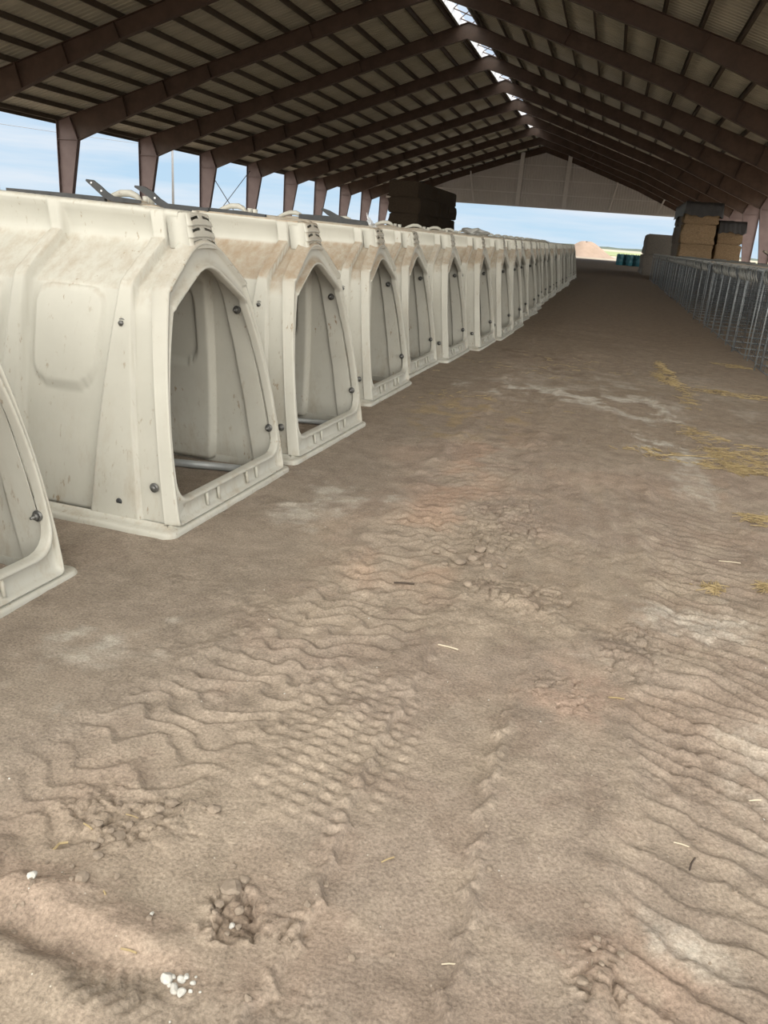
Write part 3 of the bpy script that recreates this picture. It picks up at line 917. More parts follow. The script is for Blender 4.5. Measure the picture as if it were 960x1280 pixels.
# things on and in the hutches
def flat_bar(name, pts, y_, w, t, lab, cat, hole=True):
    """bent flat bar standing on edge: pts are its centre line (x,z), its broad side faces +-y"""
    mb = MB()
    ps = [np.array(p, float) for p in pts]
    n = len(ps); L = []; Rr = []
    for i in range(n):
        d = ps[min(i + 1, n - 1)] - ps[max(i - 1, 0)]; d /= np.linalg.norm(d)
        nn = np.array([-d[1], d[0]]) * w[i] / 2
        L.append(ps[i] + nn); Rr.append(ps[i] - nn)
    for i in range(n - 1):
        mb.prism([tuple(L[i]), tuple(L[i + 1]), tuple(Rr[i + 1]), tuple(Rr[i])], y_ - t / 2, y_ + t / 2)
    return tag(mb.build(name, M['black']), lab, cat)

def bar_holes(bar, pts, y_):
    for x, z in pts:
        mb = MB(); mb.tube([(x, y_ - .008, z), (x, y_ + .008, z)], .007, 10)
        mb.build('bright_hole_disc', M['white'], bar)  # white disc coloured as the brightness through a hole in the bar

b1 = flat_bar('metal_bar', [(-3.375, 1.538), (-3.33, 1.523), (-3.28, 1.490), (-3.235, 1.456), (-3.18, 1.434), (-2.98, 1.428)], 4.93, [.012, .040, .045, .045, .035, .02], .012, 'black bent bar with its tip rising left of the power pole, over the third hutch', 'metal bar')
bar_holes(b1, [(-3.335, 1.523), (-3.262, 1.478)], 4.93)
b2 = flat_bar('metal_bar', [(-3.02, 1.520), (-2.96, 1.505), (-2.90, 1.475), (-2.85, 1.438), (-2.79, 1.414), (-2.5, 1.408)], 4.93, [.012, .040, .045, .045, .035, .03], .012, 'black bent bar rising in front of the second eave column, over the third hutch', 'metal bar')
bar_holes(b2, [(-2.875, 1.458)], 4.93)
flat_bar('metal_strip', [(-4.0, 1.440), (-3.6, 1.436), (-3.25, 1.428)], 4.95, [.03, .03, .03], .03, 'long black strip lying along the rear of the third hutch ridge', 'metal strip')
flat_bar('metal_strip', [(-2.52, 1.408), (-2.3, 1.402), (-2.12, 1.395)], 4.95, [.036, .036, .03], .03, 'short black strip lying on the front of the third hutch ridge', 'metal strip')
b3 = flat_bar('metal_bar', [(-2.96, 1.535), (-2.88, 1.500), (-2.80, 1.465), (-2.70, 1.440)], 8.36, [.02, .05, .05, .04], .014, 'dark bent bar sticking up from the fifth hutch ridge', 'metal bar')
flat_bar('metal_strip', [(-3.2, 1.445), (-2.9, 1.44), (-2.45, 1.425)], 8.36, [.05, .06, .04], .05, 'dark strip lying on the fifth hutch ridge', 'metal strip')
mb = MB(); mb.tube([(-2.55, 3.93, .026), (-1.86, 4.06, .026)], .022, 12)
tag(mb.build('steel_pipe', M['pipe']), 'grey galvanized pipe lying on the soil inside the second hutch', 'pipe')
mb = MB(); mb.tube([(-2.6, 5.28, .022), (-1.75, 5.44, .022)], .018, 12)
tag(mb.build('steel_pipe', M['pipe']), 'grey pipe lying inside the third hutch along its far wall', 'pipe')
# clear wrap on vent of the fourth hutch
P = np.zeros((9, 9, 3))
for i in range(9):
    for j in range(9):
        u, v = i / 8, j / 8
        P[i, j] = (-1.95 - .07 * u + .015 * math.sin(9 * v), 6.80 + .10 * v + .02 * math.sin(7 * u), 1.385 + .11 * u * (1 - .5 * abs(2 * v - 1)) + .015 * math.sin(11 * u + 8 * v))
mb = MB(); mb.grid(P, True)
tag(mb.build('plastic_wrap', M['wrap'], fix=False), 'scrap of clear plastic wrap sticking up from the fourth hutch', 'plastic wrap')
# crumpled sheet beyond the row
def lump(name, c, r, mat, lab, cat, group=None, seed=0, rough=.25, sub=3, flat=1.0, rz=0.0):
    bm = bmesh.new(); bmesh.ops.create_icosphere(bm, subdivisions=sub, radius=1)
    rr = np.random.default_rng(seed)
    ks = rr.normal(size=(6, 3)) * 2.2; ph = rr.uniform(0, 6.28, 6)
    pl = rr.normal(size=(7, 3)); pl /= np.linalg.norm(pl, axis=1)[:, None]; pd = rr.uniform(.62, .9, 7)
    for v in bm.verts:
        p = np.array(v.co)
        for n_, d_ in zip(pl, pd):               # broken facets
            e = p @ n_ - d_
            if e > 0: p = p - n_ * e
        f = 1 + rough * .25 * sum(math.sin(p @ k + a) for k, a in zip(ks, ph)) / 2
        p = p * f
        v.co = (p[0] * r[0], p[1] * r[1], p[2] * r[2] * flat)
    me = bpy.data.meshes.new(name); bm.to_mesh(me); bm.free()
    me.materials.append(mat)
    o = link(bpy.data.objects.new(name, me)); o.location = c; o.rotation_euler = (0, 0, rz)
    zmin = min(v.co.z for v in me.vertices)
    o.location.z = c[2] - zmin
    return tag(o, lab, cat, group)

lump('crumpled_sheet', (-2.70, 16.51, 1.385), (.20, .16, .065), M['grey'], 'small crumpled grey sheet on a hutch ridge beside the dark hay stack', 'sheet', seed=3, rough=1.3)

# ------------------------------------------------------------------ hay
def bale_mesh(name, dims, mat, seed):
    bm = bmesh.new()
    bmesh.ops.create_cube(bm, size=1)
    bmesh.ops.scale(bm, vec=dims, verts=bm.verts)
    bmesh.ops.bevel(bm, geom=list(bm.edges), offset=.05, segments=2, affect='EDGES')
    bmesh.ops.subdivide_edges(bm, edges=[e for e in bm.edges if e.calc_length() > .3], cuts=5, use_grid_fill=True)
    rr = np.random.default_rng(seed)
    ks = rr.normal(size=(8, 3)) * np.array([2.5, 2.5, 5]); ph = rr.uniform(0, 6.28, 8)
    for v in bm.verts:
        p = np.array(v.co)
        f = sum(math.sin(p @ k + a) for k, a in zip(ks, ph)) * .022
        st = -.018 if abs(((p[1] + dims[1] / 2) % (dims[1] / 6)) - dims[1] / 12) < .035 else 0   # twine grooves
        n_ = Vector((v.co.x / dims[0], v.co.y / dims[1], v.co.z / dims[2]))
        if n_.length:
            d_ = n_.normalized() * (f + st) * .9; d_.z = 0; v.co += d_; v.co.z -= max(0, f) * .2 * (1 if v.co.z > 0 else -1)
    me = bpy.data.meshes.new(name); bm.to_mesh(me); bm.free()
    me.materials.append(mat)
    return me

COURSE = ['ground course', 'second course', 'third course', 'fourth course', 'top course']
def stack(x0, y0, nx_, ny_, nz_, dims, mats, where, group, keep, seed, jitter=.05):
    mlist = {}
    for k in range(nz_):
        for j in range(ny_):
            for i in range(nx_):
                if not keep(i, j, k): continue
                mat = mats(i, j, k)
                key = (mat.name, (i + j + k) % 3)
                if key not in mlist: mlist[key] = bale_mesh('hay_bale', dims, mat, seed + len(mlist))
                o = link(bpy.data.objects.new('hay_bale', mlist[key]))
                o.location = (x0 + (i + .5) * (dims[0] + .02) + random.uniform(-jitter, jitter), y0 + (j + .5) * (dims[1] + .07) + random.uniform(-.015, .015), (k + .5) * (dims[2] + .004))
                o.rotation_euler = (0, 0, R(random.uniform(-1.2, 1.2)))
                pos = 'front' if j == 0 else f'{ORD[j]} back'
                colm = '' if nx_ == 1 else (', outer column' if i == 0 else ', aisle column' if i == nx_ - 1 else ', middle column')
                tag(o, f'hay bale in the {COURSE[k] if k < nz_ - 1 else "top course"}, {pos} bale{colm}, {where}', 'hay bale', group)

stack(-11.08, 41.0, 1, 4, 5, (1.58, 2.45, .745), lambda i, j, k: M['haydark'], 'dark stack beyond hutches', 'bales of the dark stack beyond the hutches', lambda i, j, k: True, 10, .05)
stack(3.18, 44.0, 1, 5, 4, (1.60, 1.33, .925), lambda i, j, k: M['hay'] if j == 0 else M['haygrey'], 'tall tarped golden stack', 'bales of the tall tarped stack', lambda i, j, k: True, 30, .06)
stack(4.90, 44.8, 1, 2, 3, (1.20, 2.40, .98), lambda i, j, k: M['hay'], 'low golden stack by column', 'bales of the lower golden stack', lambda i, j, k: True, 50, .03)
stack(1.85, 52.5, 1, 2, 2, (1.65, 2.45, 1.17), lambda i, j, k: M['haygrey'], 'low grey stack', 'bales of the grey stack', lambda i, j, k: True, 70, .05)
# black tarps over the two golden stacks
def tarp(x0, x1, y0, y1, z0, z1, lab, seed):
    nu, nv = 40, 12
    per = []
    pts = [(x0, y0), (x1, y0), (x1, y1), (x0, y1)]
    mb = MB()
    ring = []
    for a in range(4):
        p, q = pts[a], pts[(a + 1) % 4]
        for k in range(nu // 2): ring.append((p[0] + (q[0] - p[0]) * k / (nu // 2), p[1] + (q[1] - p[1]) * k / (nu // 2)))
    rows = []
    cx, cy = (x0 + x1) / 2, (y0 + y1) / 2
    for j, (sc, z) in enumerate([(1.02, z0), (1.015, z0 + .3 * (z1 - z0)), (1.01, z0 + .7 * (z1 - z0)), (1.0, z1 - .06), (.97, z1), (.6, z1 + .03), (.02, z1 + .04)]):
        row = []
        for i, (x, y_) in enumerate(ring):
            w = .022 * math.sin(i * 1.1 + seed) + .03 * math.sin(i * .45 + seed)
            zz = z + (w * 1.5 if j == 0 else w * .3)
            dx, dy = x - cx, y_ - cy
            row.append((cx + dx * sc + .02 * math.sin(i * 2.3 + j), cy + dy * sc + .02 * math.cos(i * 1.9 + j), zz))
        row.append(row[0]); rows.append(row)
    mb.grid(np.array(rows), True)
    return tag(mb.build('black_tarp', M['tarp']), lab, 'tarp')
tarp(3.10, 4.86, 43.9, 51.0, 3.16, 3.80, 'black tarp capping the tall golden hay stack', 1)
tarp(4.88, 6.16, 44.7, 49.9, 2.50, 3.06, 'black tarp capping the lower hay stack by the column', 4)

# ------------------------------------------------------------------ wire calf pens, nested in a long row
def make_pen():
    root = empty('wire_pen')
    W, D, H = 1.22, .86, 1.22
    def upath(z, r=.10):
        pts = [(0, D, z), (0, r, z)]
        for k in range(1, 5):
            a = math.pi + k / 4 * math.pi / 2
            pts.append((r + r * math.cos(a), r + r * math.sin(a), z))
        pts.append((W - r, 0, z))
        for k in range(1, 5):
            a = 1.5 * math.pi + k / 4 * math.pi / 2
            pts.append((W - r + r * math.cos(a), r + r * math.sin(a), z))
        pts.append((W, D, z))
        return pts
    mb = MB()
    mb.tube(upath(H), .011, 6); mb.tube(upath(.06), .009, 6)
    for x in (0, W): mb.tube([(x, D, .0), (x, D, H + .05)], .011, 6)
    for x in (.03, W - .03): mb.tube([(x, .02, .0), (x, .02, H)], .0095, 6)
    mb.build('frame', M['wire'], root)
    mb = MB()
    for z in (.14, .22, .30, .39, .48, .58, .69, .81, .94, 1.08): mb.tube(upath(z), .0034, 4, False)
    for k in range(1, 8): mb.tube([(W * k / 8, -.004, .06), (W * k / 8, -.004, H)], .0034, 4, False)
    for k in range(1, 5):
        for x in (0, W): mb.tube([(x, .10 + (D - .1) * k / 5, .06), (x, .10 + (D - .1) * k / 5, H)], .0034, 4, False)
    mb.build('wire_mesh', M['wiredark'], root)
    # bent bars along the top edge, and hooks that hang the pen on a hutch
    for q in range(5):
        for x, sx_ in ((0, -1), (W, 1)):
            yq = .10 + q * .17
            mb = MB(); mb.tube([(x, yq, H - .16), (x + sx_ * .035, yq + .02, H - .08), (x + sx_ * .03, yq + .06, H + .02), (x, yq + .10, H + .045), (x - sx_ * .05, yq + .12, H + .03)], .011, 5); mb.build('bent_bar', M['wirelight'], root)
    for x in (.0, W):
        mb = MB(); mb.tube([(x, D, H - .02), (x, D + .04, H + .04), (x, D + .06, H + .03), (x, D + .06, H - .05)], .008, 5); mb.build('hook', M['wire'], root)
    return root
pen = make_pen()
first = True
def put_pen(x, y_, rz, lab, group):
    global first
    o = pen if first else copy_tree(pen)
    first = False
    o.location = (x, y_, 0); o.rotation_euler = (R(random.uniform(-.5, .5)), 0, R(rz))
    tag(o, lab, 'wire pen', group)
y_ = 10.6; k = 0
while y_ < 42.3:
    lab = 'grey wire calf pen at the near end of the aisle-side row' if k == 0 else 'grey wire calf pen nested in the long row facing the hutches'
    put_pen(2.05 + random.uniform(-.05, .05), y_, random.uniform(-3, 3), lab, 'wire calf pens in the aisle-side row' if k else None)
    y_ += random.uniform(.97, 1.05); k += 1
y_ = 13.0; k = 0
while y_ < 42:
    put_pen(3.55 + random.uniform(-.06, .06), y_, random.uniform(-4, 4), 'grey wire calf pen nested in the second row, behind the aisle-side pens', 'wire calf pens in the second row')
    y_ += random.uniform(.98, 1.1); k += 1
# grey feed sheets / boards resting on the pens
for i, (c, d, rz, rx, lab) in enumerate((((3.0, 17.4, 1.235), (1.9, .22, .03), 4, 0, 'grey board lying across the nearer wire pens'), ((3.3, 19.6, 1.235), (2.3, .25, .03), -3, 0, 'grey board lying across the middle of the wire pens'), ((3.1, 22.4, 1.235), (2.0, .25, .03), 5, 0, 'grey board lying across the wire pens farthest back'))):
    mb = MB(); mb.box((0, 0, 0), d)
    o = mb.build('board', M['board']); o.location = c; o.rotation_euler = (R(rx), 0, R(rz)); tag(o, lab, 'board')
for i, (x, y_, a, lab) in enumerate(((4.45, 25.0, 30, 'short plank leaning up out of the wire pens by the hay'), (5.35, 24.0, 40, 'dark plank leaning up out of the wire pens below the column'), (5.15, 21.5, 38, 'dark plank leaning up out of the wire pens nearest the column'))):
    mb = MB(); mb.box((0, 0, 0), (1.1, .16, .04))
    o = mb.build('plank', M['board']); o.location = (x, y_, 1.33); o.rotation_euler = (0, R(a), R(10)); tag(o, lab, 'plank')

# ------------------------------------------------------------------ beyond the far end
P = np.zeros((14, 33, 3))
for i in range(14):
    rr = i / 13
    for k in range(33):
        a = 2 * math.pi * k / 32
        wob = 1 + .10 * math.sin(3 * a + .6) + .06 * math.sin(7 * a)
        P[i, k] = (-3.6 + 4.2 * rr * wob * math.cos(a), 118 + 5.0 * rr * wob * math.sin(a), 1.95 * (1 - sstep(.12, 1.0, np.array(rr)) ** .8) * (1 + .05 * math.sin(5 * a)) - .02)
mb = MB(); mb.grid(P, True)
tag(mb.build('sand_pile', M['sand']), 'pale sand pile out in the sun beyond the far opening', 'sand pile')
dr = None
for k in range(6):
    if dr is None:
        dr = empty('plastic_drum')
        prof = [(0, 0), (.27, 0), (.29, .04), (.30, .28), (.315, .30), (.30, .33), (.30, .60), (.315, .62), (.30, .65), (.29, .90), (.26, .94), (0, .94)]
        P = np.zeros((len(prof), 17, 3))
        for i, (r_, z_) in enumerate(prof):
            for q in range(17): P[i, q] = (r_ * math.cos(2 * math.pi * q / 16), r_ * math.sin(2 * math.pi * q / 16), z_)
        mb = MB(); mb.grid(P, True); mb.build('drum_body', M['teal'], dr)
        mb = MB()
        mb.tube([(.13, 0, .94), (.13, 0, .975)], .04, 10); mb.tube([(-.13, 0, .94), (-.13, 0, .975)], .04, 10); mb.build('bung', M['black'], dr)
        o = dr
    else: o = copy_tree(dr)
    o.location = (.75 + .42 * k * 1.0, 78 + (k % 2) * .75, 0)
    tag(o, f'teal plastic drum in the far row, {ORD[k] if k else "first"} from the sand pile side', 'drum', 'teal drums near the far opening')
# distant shelter belt
rr = np.random.default_rng(4)
n = 160
P = np.zeros((3, n, 3))
for j in range(n):
    x = -700 + 1700 * j / (n - 1)
    P[0, j] = (x, 1000, 0); P[1, j] = (x, 1000 + 8, 2.0 + 0.9 * rr.random()); P[2, j] = (x, 1016, 0)
mb = MB(); mb.grid(P, True)
tag(mb.build('hedge', M['tree']), kind='structure')
# power line beside the barn
PX = -75
poles = []
for i, (yy_, lab) in enumerate(((-30, 'near'), (134.5, 'thin utility pole rising beyond the crossed rods'), (300, 'far'))):
    pass
pp = empty('utility_pole', (-75, 134.5, 0))
mb = MB(); mb.tube([(0, 0, 0), (0, 0, 19)], [.22, .15], 8); mb.build('pole', M['cable'], pp)
mb = MB(); mb.box((0, 0, 17.5), (3.0, .14, .16)); mb.build('crossarm', M['cable'], pp)
tag(pp, 'thin utility pole far beyond the open side', 'utility pole')
for i, (dx, z0, lab) in enumerate(((-1.3, 17.6, 'upper power cable across the sky beside the barn'), (1.3, 17.6, 'lower power cable across the sky beside the barn'), (0, 12.0, 'lowest thin cable across the sky beside the barn'))):
    mb = MB()
    pts = []
    for k in range(25):
        t = k / 24; yy_ = 134.5 - 240 * t
        pts.append((-75 + dx, yy_, z0 - 6 * t * (1 - t) * 4 * .5))
    mb.tube(pts, .03, 4)
    tag(mb.build('power_cable', M['cable']), lab, 'cable')

# ------------------------------------------------------------------ straw, clods and crumbs
def straw_mesh(mb, x, y_, z, ln, a, r=.0022, tilt=.0, bend=.0):
    dx, dy = math.cos(a) * ln / 2, math.sin(a) * ln / 2
    mb.tube([(x - dx, y_ - dy, z), (x - dy * bend, y_ + dx * bend, z + abs(bend) * ln * .1), (x + dx, y_ + dy, z + tilt * ln)], r, 4)

def straw_patch(lab, blobs, n, lr=(.05, .16), r=.0024):
    mb = MB()
    for (cx, cy, rx, ry, a0, wgt) in blobs:
        cen = [(random.gauss(0, .6), random.gauss(0, .6), random.uniform(.1, .4)) for q in range(9)]
        for k in range(int(n * wgt)):
            cu, cv, cs = random.choice(cen)
            u, v = cu + random.gauss(0, cs), cv + random.gauss(0, cs)
            c, s = math.cos(a0), math.sin(a0)
            x = cx + u * rx * c - v * ry * s; y_ = cy + u * rx * s + v * ry * c
            straw_mesh(mb, x, y_, .004 + .02 * random.random() * math.exp(-(u * u + v * v) * 2) , random.uniform(*lr), random.uniform(0, 6.28), r, random.uniform(-.05, .08), random.uniform(-.15, .15))
    o = mb.build('straw', M['straw'], fix=False)
    # lay it on the soil
    me = o.data
    n_ = len(me.vertices); cc = np.zeros(n_ * 3); me.vertices.foreach_get('co', cc); cc = cc.reshape(-1, 3)
    cc[:, 2] += ground_height(cc[:, 0], cc[:, 1]); me.vertices.foreach_set('co', cc.ravel())
    return tag(o, lab, 'straw', kind='stuff')

def gp(*q): return at_ground(*q)
p = gp(838, 470)
straw_patch('scattered straw strip in the aisle toward the wire pens', [(p.x, p.y, .15, 1.0, .04, 1)], 330, (.05, .13), .0022)
p = gp(915, 575); q = gp(880, 548); r_ = gp(945, 592)
straw_patch('heap of loose golden straw at the aisle edge', [(p.x, p.y, .20, .32, .2, .6), (q.x, q.y, .12, .3, .3, .15), (r_.x, r_.y, .16, .10, 0, .25)], 520, (.05, .14), .0018)
p = gp(905, 491)
straw_patch('thin line of straw beyond the straw heap', [(p.x, p.y, .42, .12, -.15, 1)], 150, (.05, .13), .002)
p = gp(915, 458)
straw_patch('small straw scatter beside the wire pens', [(p.x, p.y, .25, .15, 0, 1)], 70, (.05, .14), .0022)
p = gp(945, 565); q = gp(950, 650)
straw_patch('straw wisps at the aisle edge below the straw heap', [(p.x, p.y, .12, .2, 0, .5), (q.x, q.y, .07, .15, 0, .5)], 90, (.06, .14))
p = gp(890, 733); q = gp(955, 735)
straw_patch('matted straw in the tyre track', [(p.x, p.y, .05, .035, 0, .5), (q.x, q.y, .03, .05, 0, .5)], 90, (.04, .09), .002)
p = gp(640, 460); q = gp(715, 455); r_ = gp(600, 500)
straw_patch('chaff scattered across the aisle by the hutches', [(p.x, p.y, .8, .7, 0, .4), (q.x, q.y, .4, .5, 0, .3), (r_.x, r_.y, .5, .5, 0, .3)], 110, (.04, .1), .0018)
p = gp(820, 565)
straw_patch('chaff trodden beside the white lime patch', [(p.x, p.y, .18, .15, 0, 1)], 60, (.04, .1))

def lone(name, px, py, ln, ang, mat, lab, r=.0028, bend=.1):
    c = gp(px, py); z = gz(c.x, c.y)
    mb = MB(); straw_mesh(mb, 0, 0, 0, ln, R(ang), r * .75, .03, bend)
    o = mb.build(name, mat); o.location = (c.x, c.y, z + r + .001)
    tag(o, lab, 'straw stalk' if name == 'straw_stalk' else 'twig' if name == 'twig' else 'stick')
lone('straw_stalk', 110, 1035, .032, -20, M['straw'], 'yellow straw stalk among the brown clods', .003)
lone('straw_stalk', 76, 1056, .034, 60, M['straw'], 'bent greenish straw scrap beside the cluster of clods', .0045, .5)
lone('straw_stalk', 165, 1020, .035, -5, M['straw'], 'pale straw stalk behind the cluster of clods', .002)
lone('straw_stalk', 161, 1192, .034, 0, M['straw'], 'golden straw stalk on the pink soil near the white lumps', .0034)
lone('straw_stalk', 131, 1121, .012, -40, M['straw'], 'tiny yellow straw chip below the clods', .003)
lone('straw_stalk', 485, 1072, .034, 45, M['straw'], 'golden straw stalk on the pressed track in the middle', .003)
lone('straw_stalk', 770, 876, .05, 8, M['straw'], 'yellow straw stalk between the two tyre tracks', .0034)
lone('straw_stalk', 948, 998, .05, 20, M['twig'], 'pale straw stalk at the edge of the tyre track', .003)
lone('straw_stalk', 852, 1055, .036, -8, M['twig'], 'thin pale stalk lying above the lime smear in the track', .0022)
lone('straw_stalk', 562, 1199, .03, 18, M['twig'], 'short pale straw stalk on the smooth soil', .0024)
lone('twig', 560, 808, .075, -10, M['twig'], 'bleached white twig on the open soil', .0036)
lone('stick', 505, 731, .085, 12, M['stick'], 'dark short stick lying by the churned soil', .0055)
lone('twig', 912, 703, .10, 5, M['twig'], 'white stalk lying across the tyre track by the lime', .003)
lone('stick', 866, 1078, .05, 70, M['stick'], 'dark twig standing in the lime smear of the track', .003)
lone('straw_stalk', 865, 570, .42, 12, M['straw'], 'long straw stalk reaching from the straw heap to the lime', .005)

def clod(px, py, w, mat, lab, cat, group, seed, hgt=.6):
    c = gp(px, py); z = gz(c.x, c.y)
    d = (c - Vector((0, 0, CAMH))).dot(fw)
    r = w / 2 / 1000 * d
    lump('dirt_clod' if cat == 'dirt clod' else 'lime_lump', (c.x, c.y, z - r * .25), (r, r * random.uniform(.75, 1.0), r * hgt), mat, lab, cat, group, seed, .5, 2, 1.0, random.uniform(0, 6.28))
cl = [(215, 1005, 18), (200, 1015, 14), (190, 1020, 10), (268, 1014, 17), (255, 1012, 9), (163, 1030, 13), (148, 1045, 22), (138, 1040, 10), (122, 1032, 13), (126, 1052, 12), (118, 1060, 13), (122, 1075, 15), (115, 1058, 9), (104, 1105, 20), (90, 1108, 8), (147, 1097, 9), (187, 1152, 11), (91, 1085, 9), (240, 1005, 9), (152, 1029, 7)]
for i, (x, y_, w) in enumerate(cl):
    clod(x, y_, w, M['clod'], 'small brown dirt clod in the crumbled patch above the pink rut', 'dirt clod', 'dirt clods of the crumbled patch', 100 + i)
cl = [(289, 1112, 28), (306, 1100, 15), (292, 1083, 10), (300, 1135, 14), (275, 1130, 14), (268, 1145, 9), (298, 1155, 9), (262, 1152, 8), (284, 1165, 8), (318, 1120, 9), (333, 1095, 7)]
for i, (x, y_, w) in enumerate(cl):
    big = i == 0
    clod(x, y_, w, M['clod'], 'largest flat brown clod in the broken hole' if big else 'brown dirt clod lying in and around the broken hole', 'dirt clod', None if big else 'dirt clods of the broken hole', 200 + i)
for i, (x, y_, w) in enumerate([(740, 1195, 12), (728, 1228, 18), (745, 1180, 10), (775, 1195, 12), (733, 1135, 10), (750, 1215, 9), (788, 1245, 10), (615, 1165, 11), (440, 1190, 11), (385, 1130, 12), (360, 1078, 8), (600, 1142, 7), (310, 1253, 12), (612, 1090, 9), (608, 1040, 8)]):
    clod(x, y_, w, M['clod'], 'loose brown clod near the smooth pressed track' if i < 7 else 'single crumb of soil on the smooth ground', 'dirt clod', 'loose clods near the pressed track' if i < 7 else 'scattered crumbs of soil', 300 + i)
for i, (x, y_, w) in enumerate([(575, 705, 16), (590, 700, 14), (610, 708, 13), (556, 705, 11), (585, 735, 12), (628, 706, 12), (545, 690, 12), (600, 690, 16), (565, 690, 12)]):
    clod(x, y_, w, M['clod'], 'pale clod in the churned ridge in mid aisle', 'dirt clod', 'clods of the churned ridge', 400 + i)
for i, (x, y_, w) in enumerate([(209, 1224, 17), (218, 1237, 15), (227, 1226, 12), (227, 1241, 13), (233, 1223, 9), (241, 1230, 8), (217, 1222, 8), (238, 1240, 6), (245, 1222, 4), (250, 1240, 4), (212, 1230, 8)]):
    clod(x, y_, w, M['lime'], 'white chalky lump in the little pile on the soil', 'chalk lump', 'white chalky lumps of the little pile', 500 + i, .8)
clod(42, 1105, 12, M['lime'], 'single white chalky lump beside the brown clods', 'chalk lump', None, 520, .8)
clod(290, 1154, 9, M['lime'], 'white chalky chip in the broken hole', 'chalk lump', None, 521, .7)
clod(190, 1145, 7, M['lime'], 'white chalky chip between the clods and the hole', 'chalk lump', None, 522, .7)
# loose grit over the near soil: nobody could count it
mb = MB()
gx = rng.uniform(-1.5, 1.4, 60000); gy = .85 + 5.5 * rng.random(60000) ** 1.7
keep = np.zeros(60000)
for line, hw in ((TL, .27), (TR, .25)):
    sd_, r_, d_ = polyline_frame(gx[None], gy[None], line)
    keep = np.maximum(keep, (np.exp(-((d_[0] - hw) / .05) ** 2) + .25 * (d_[0] < hw)))
for (cx, cy, rx, ry) in ((-.545, 1.20, .09, .09), (.20, 1.30, .08, .11), (-.93, 1.38, .2, .12), (-.15, 3.05, .25, .2), (-.33, 3.9, .22, .5), (.06, 2.35, .12, .14), (.30, 2.75, .14, .3), (-.40, 1.75, .05, .5)):
    keep = np.maximum(keep, 1.2 * np.exp(-(((gx - cx) / rx) ** 2 + ((gy - cy) / ry) ** 2)))
keep = np.maximum(keep * sstep(-.3, .4, fbm(gx * 6, gy * 6, 2, 141)), .05)
sel = rng.random(60000) < keep * .22
for x, y_ in zip(gx[sel], gy[sel]):
    r = float(rng.choice((.0018, .0025, .0035, .005, .007), p=(.35, .3, .2, .1, .05))) * random.uniform(.7, 1.2)
    n = 5; a0 = random.uniform(0, 6.28)
    rad = [r * random.uniform(.7, 1.2) for q in range(n)]
    vs = [(x + rad[q] * math.cos(a0 + q * 1.2566), y_ + rad[q] * math.sin(a0 + q * 1.2566), -r * .2) for q in range(n)]
    vs += [(x + .7 * rad[q] * math.cos(a0 + q * 1.2566 + .5), y_ + .7 * rad[q] * math.sin(a0 + q * 1.2566 + .5), r * random.uniform(.5, .9)) for q in range(n)]
    mb.add(vs, [tuple(range(n, 2 * n))] + [(q, (q + 1) % n, n + (q + 1) % n, n + q) for q in range(n)])
o = mb.build('grit', M['clod'], fix=False)
cc = np.zeros(len(o.data.vertices) * 3); o.data.vertices.foreach_get('co', cc); cc = cc.reshape(-1, 3)
cc[:, 2] += ground_height(cc[:, 0], cc[:, 1]); o.data.vertices.foreach_set('co', cc.ravel())
tag(o, 'loose brown grit strewn over the near soil', 'grit', kind='stuff')
mb = MB()
for k in range(170):
    x = random.uniform(-1.5, 1.6); y_ = .85 + 6.0 * random.random() ** 1.6
    r = random.choice((.0015, .002, .003)) * random.uniform(.7, 1.2)
    mb.add([(x + r, y_, 0), (x, y_ + r, 0), (x - r, y_, 0), (x, y_ - r, 0), (x, y_, r)], [(0, 1, 4), (1, 2, 4), (2, 3, 4), (3, 0, 4)])
o = mb.build('grit', M['lime'], fix=False)
cc = np.zeros(len(o.data.vertices) * 3); o.data.vertices.foreach_get('co', cc); cc = cc.reshape(-1, 3)
cc[:, 2] += ground_height(cc[:, 0], cc[:, 1]); o.data.vertices.foreach_set('co', cc.ravel())
tag(o, 'white specks of lime grit over the near soil', 'grit', kind='stuff')

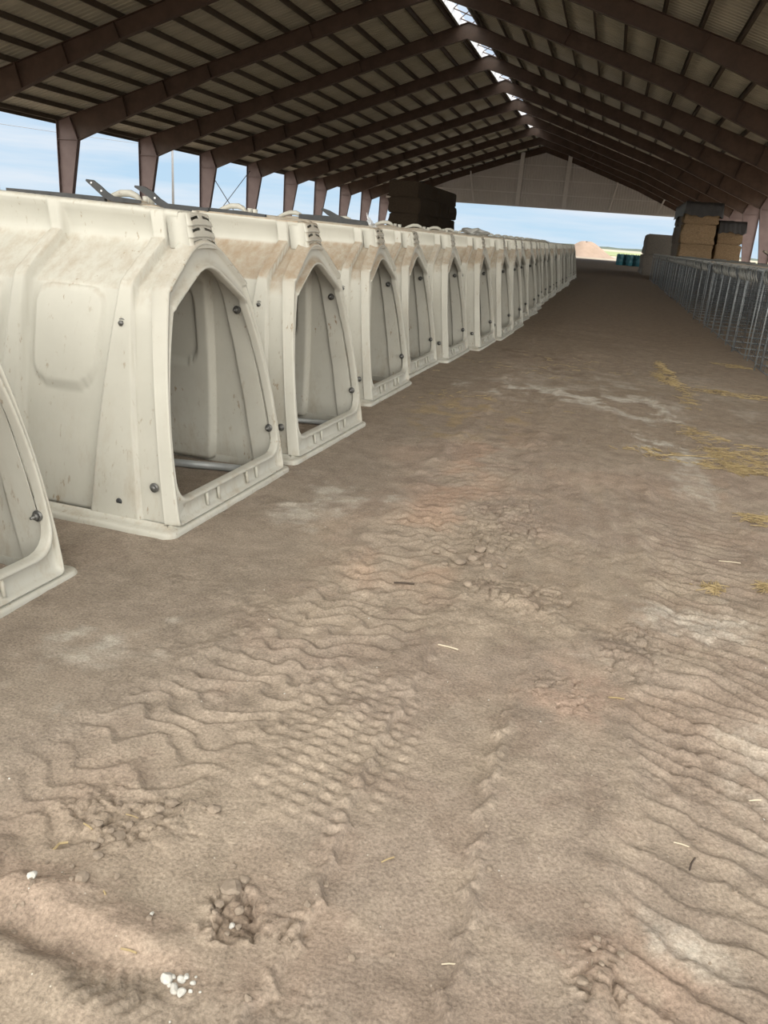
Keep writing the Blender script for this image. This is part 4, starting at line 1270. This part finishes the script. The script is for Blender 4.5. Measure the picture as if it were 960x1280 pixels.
# ------------------------------------------------------------------ sky, sun, exposure
w = bpy.data.worlds.new('sky'); SC.world = w; w.use_nodes = True
nt = w.node_tree; bg = nt.nodes['Background']
tc = N(nt, 'ShaderNodeTexCoord'); sp = N(nt, 'ShaderNodeSeparateXYZ'); nt.links.new(tc.outputs['Generated'], sp.inputs[0])
el = ramp(nt, sp.outputs[2], [(0.0, (0.56, 0.76, 0.92)), (0.10, (0.48, 0.69, 0.91)), (0.45, (0.42, 0.60, 0.92)), (1.0, (0.45, 0.60, 0.90))])
mp = N(nt, 'ShaderNodeMapping'); mp.inputs['Scale'].default_value = (1.3, 1.3, 14); nt.links.new(tc.outputs['Generated'], mp.inputs[0])
nz = N(nt, 'ShaderNodeTexNoise', Scale=2.6, Detail=5.0, Roughness=0.55); nt.links.new(mp.outputs[0], nz.inputs['Vector'])
cm = ramp(nt, nz.outputs[0], [(0.40, (0, 0, 0)), (0.70, (1, 1, 1))])
skyc = mixc(nt, cm, el, (0.80, 0.87, 0.95))
# the half of the sky behind the camera and overhead is brightened to light the barn
mr = N(nt, 'ShaderNodeMapRange'); mr.inputs['From Min'].default_value = 0.55; mr.inputs['From Max'].default_value = -0.6
mr.inputs['To Min'].default_value = 1.0; mr.inputs['To Max'].default_value = 4.0
nt.links.new(sp.outputs[1], mr.inputs['Value'])
warm = mixc(nt, 1.0, (1.0, 0.95, 0.86), (1, 1, 1), 'MULTIPLY')
wm = N(nt, 'ShaderNodeMapRange'); wm.inputs['From Min'].default_value = 0.4; wm.inputs['From Max'].default_value = -0.3
nt.links.new(sp.outputs[1], wm.inputs['Value'])
tint = mixc(nt, wm.outputs[0], skyc, (0.95, 0.92, 0.84))
nt.links.new(tint, bg.inputs['Color']); nt.links.new(mr.outputs[0], bg.inputs['Strength'])

sun = bpy.data.lights.new('sun', 'SUN'); sun.energy = 5.0; sun.angle = R(1.5); sun.color = (1.0, 0.94, 0.84)
so = link(bpy.data.objects.new('sun', sun))
azv = Vector((math.cos(R(58)) * math.cos(R(-6)), math.cos(R(58)) * math.sin(R(-6)), math.sin(R(58))))   # towards the sun
so.rotation_euler = azv.to_track_quat('Z', 'Y').to_euler()
so.location = (30, 0, 60)

SC.view_settings.view_transform = 'Standard'; SC.view_settings.look = 'None'
SC.view_settings.gamma = 1.0; SC.view_settings.use_curve_mapping = False
SC.view_settings.exposure = 0.0
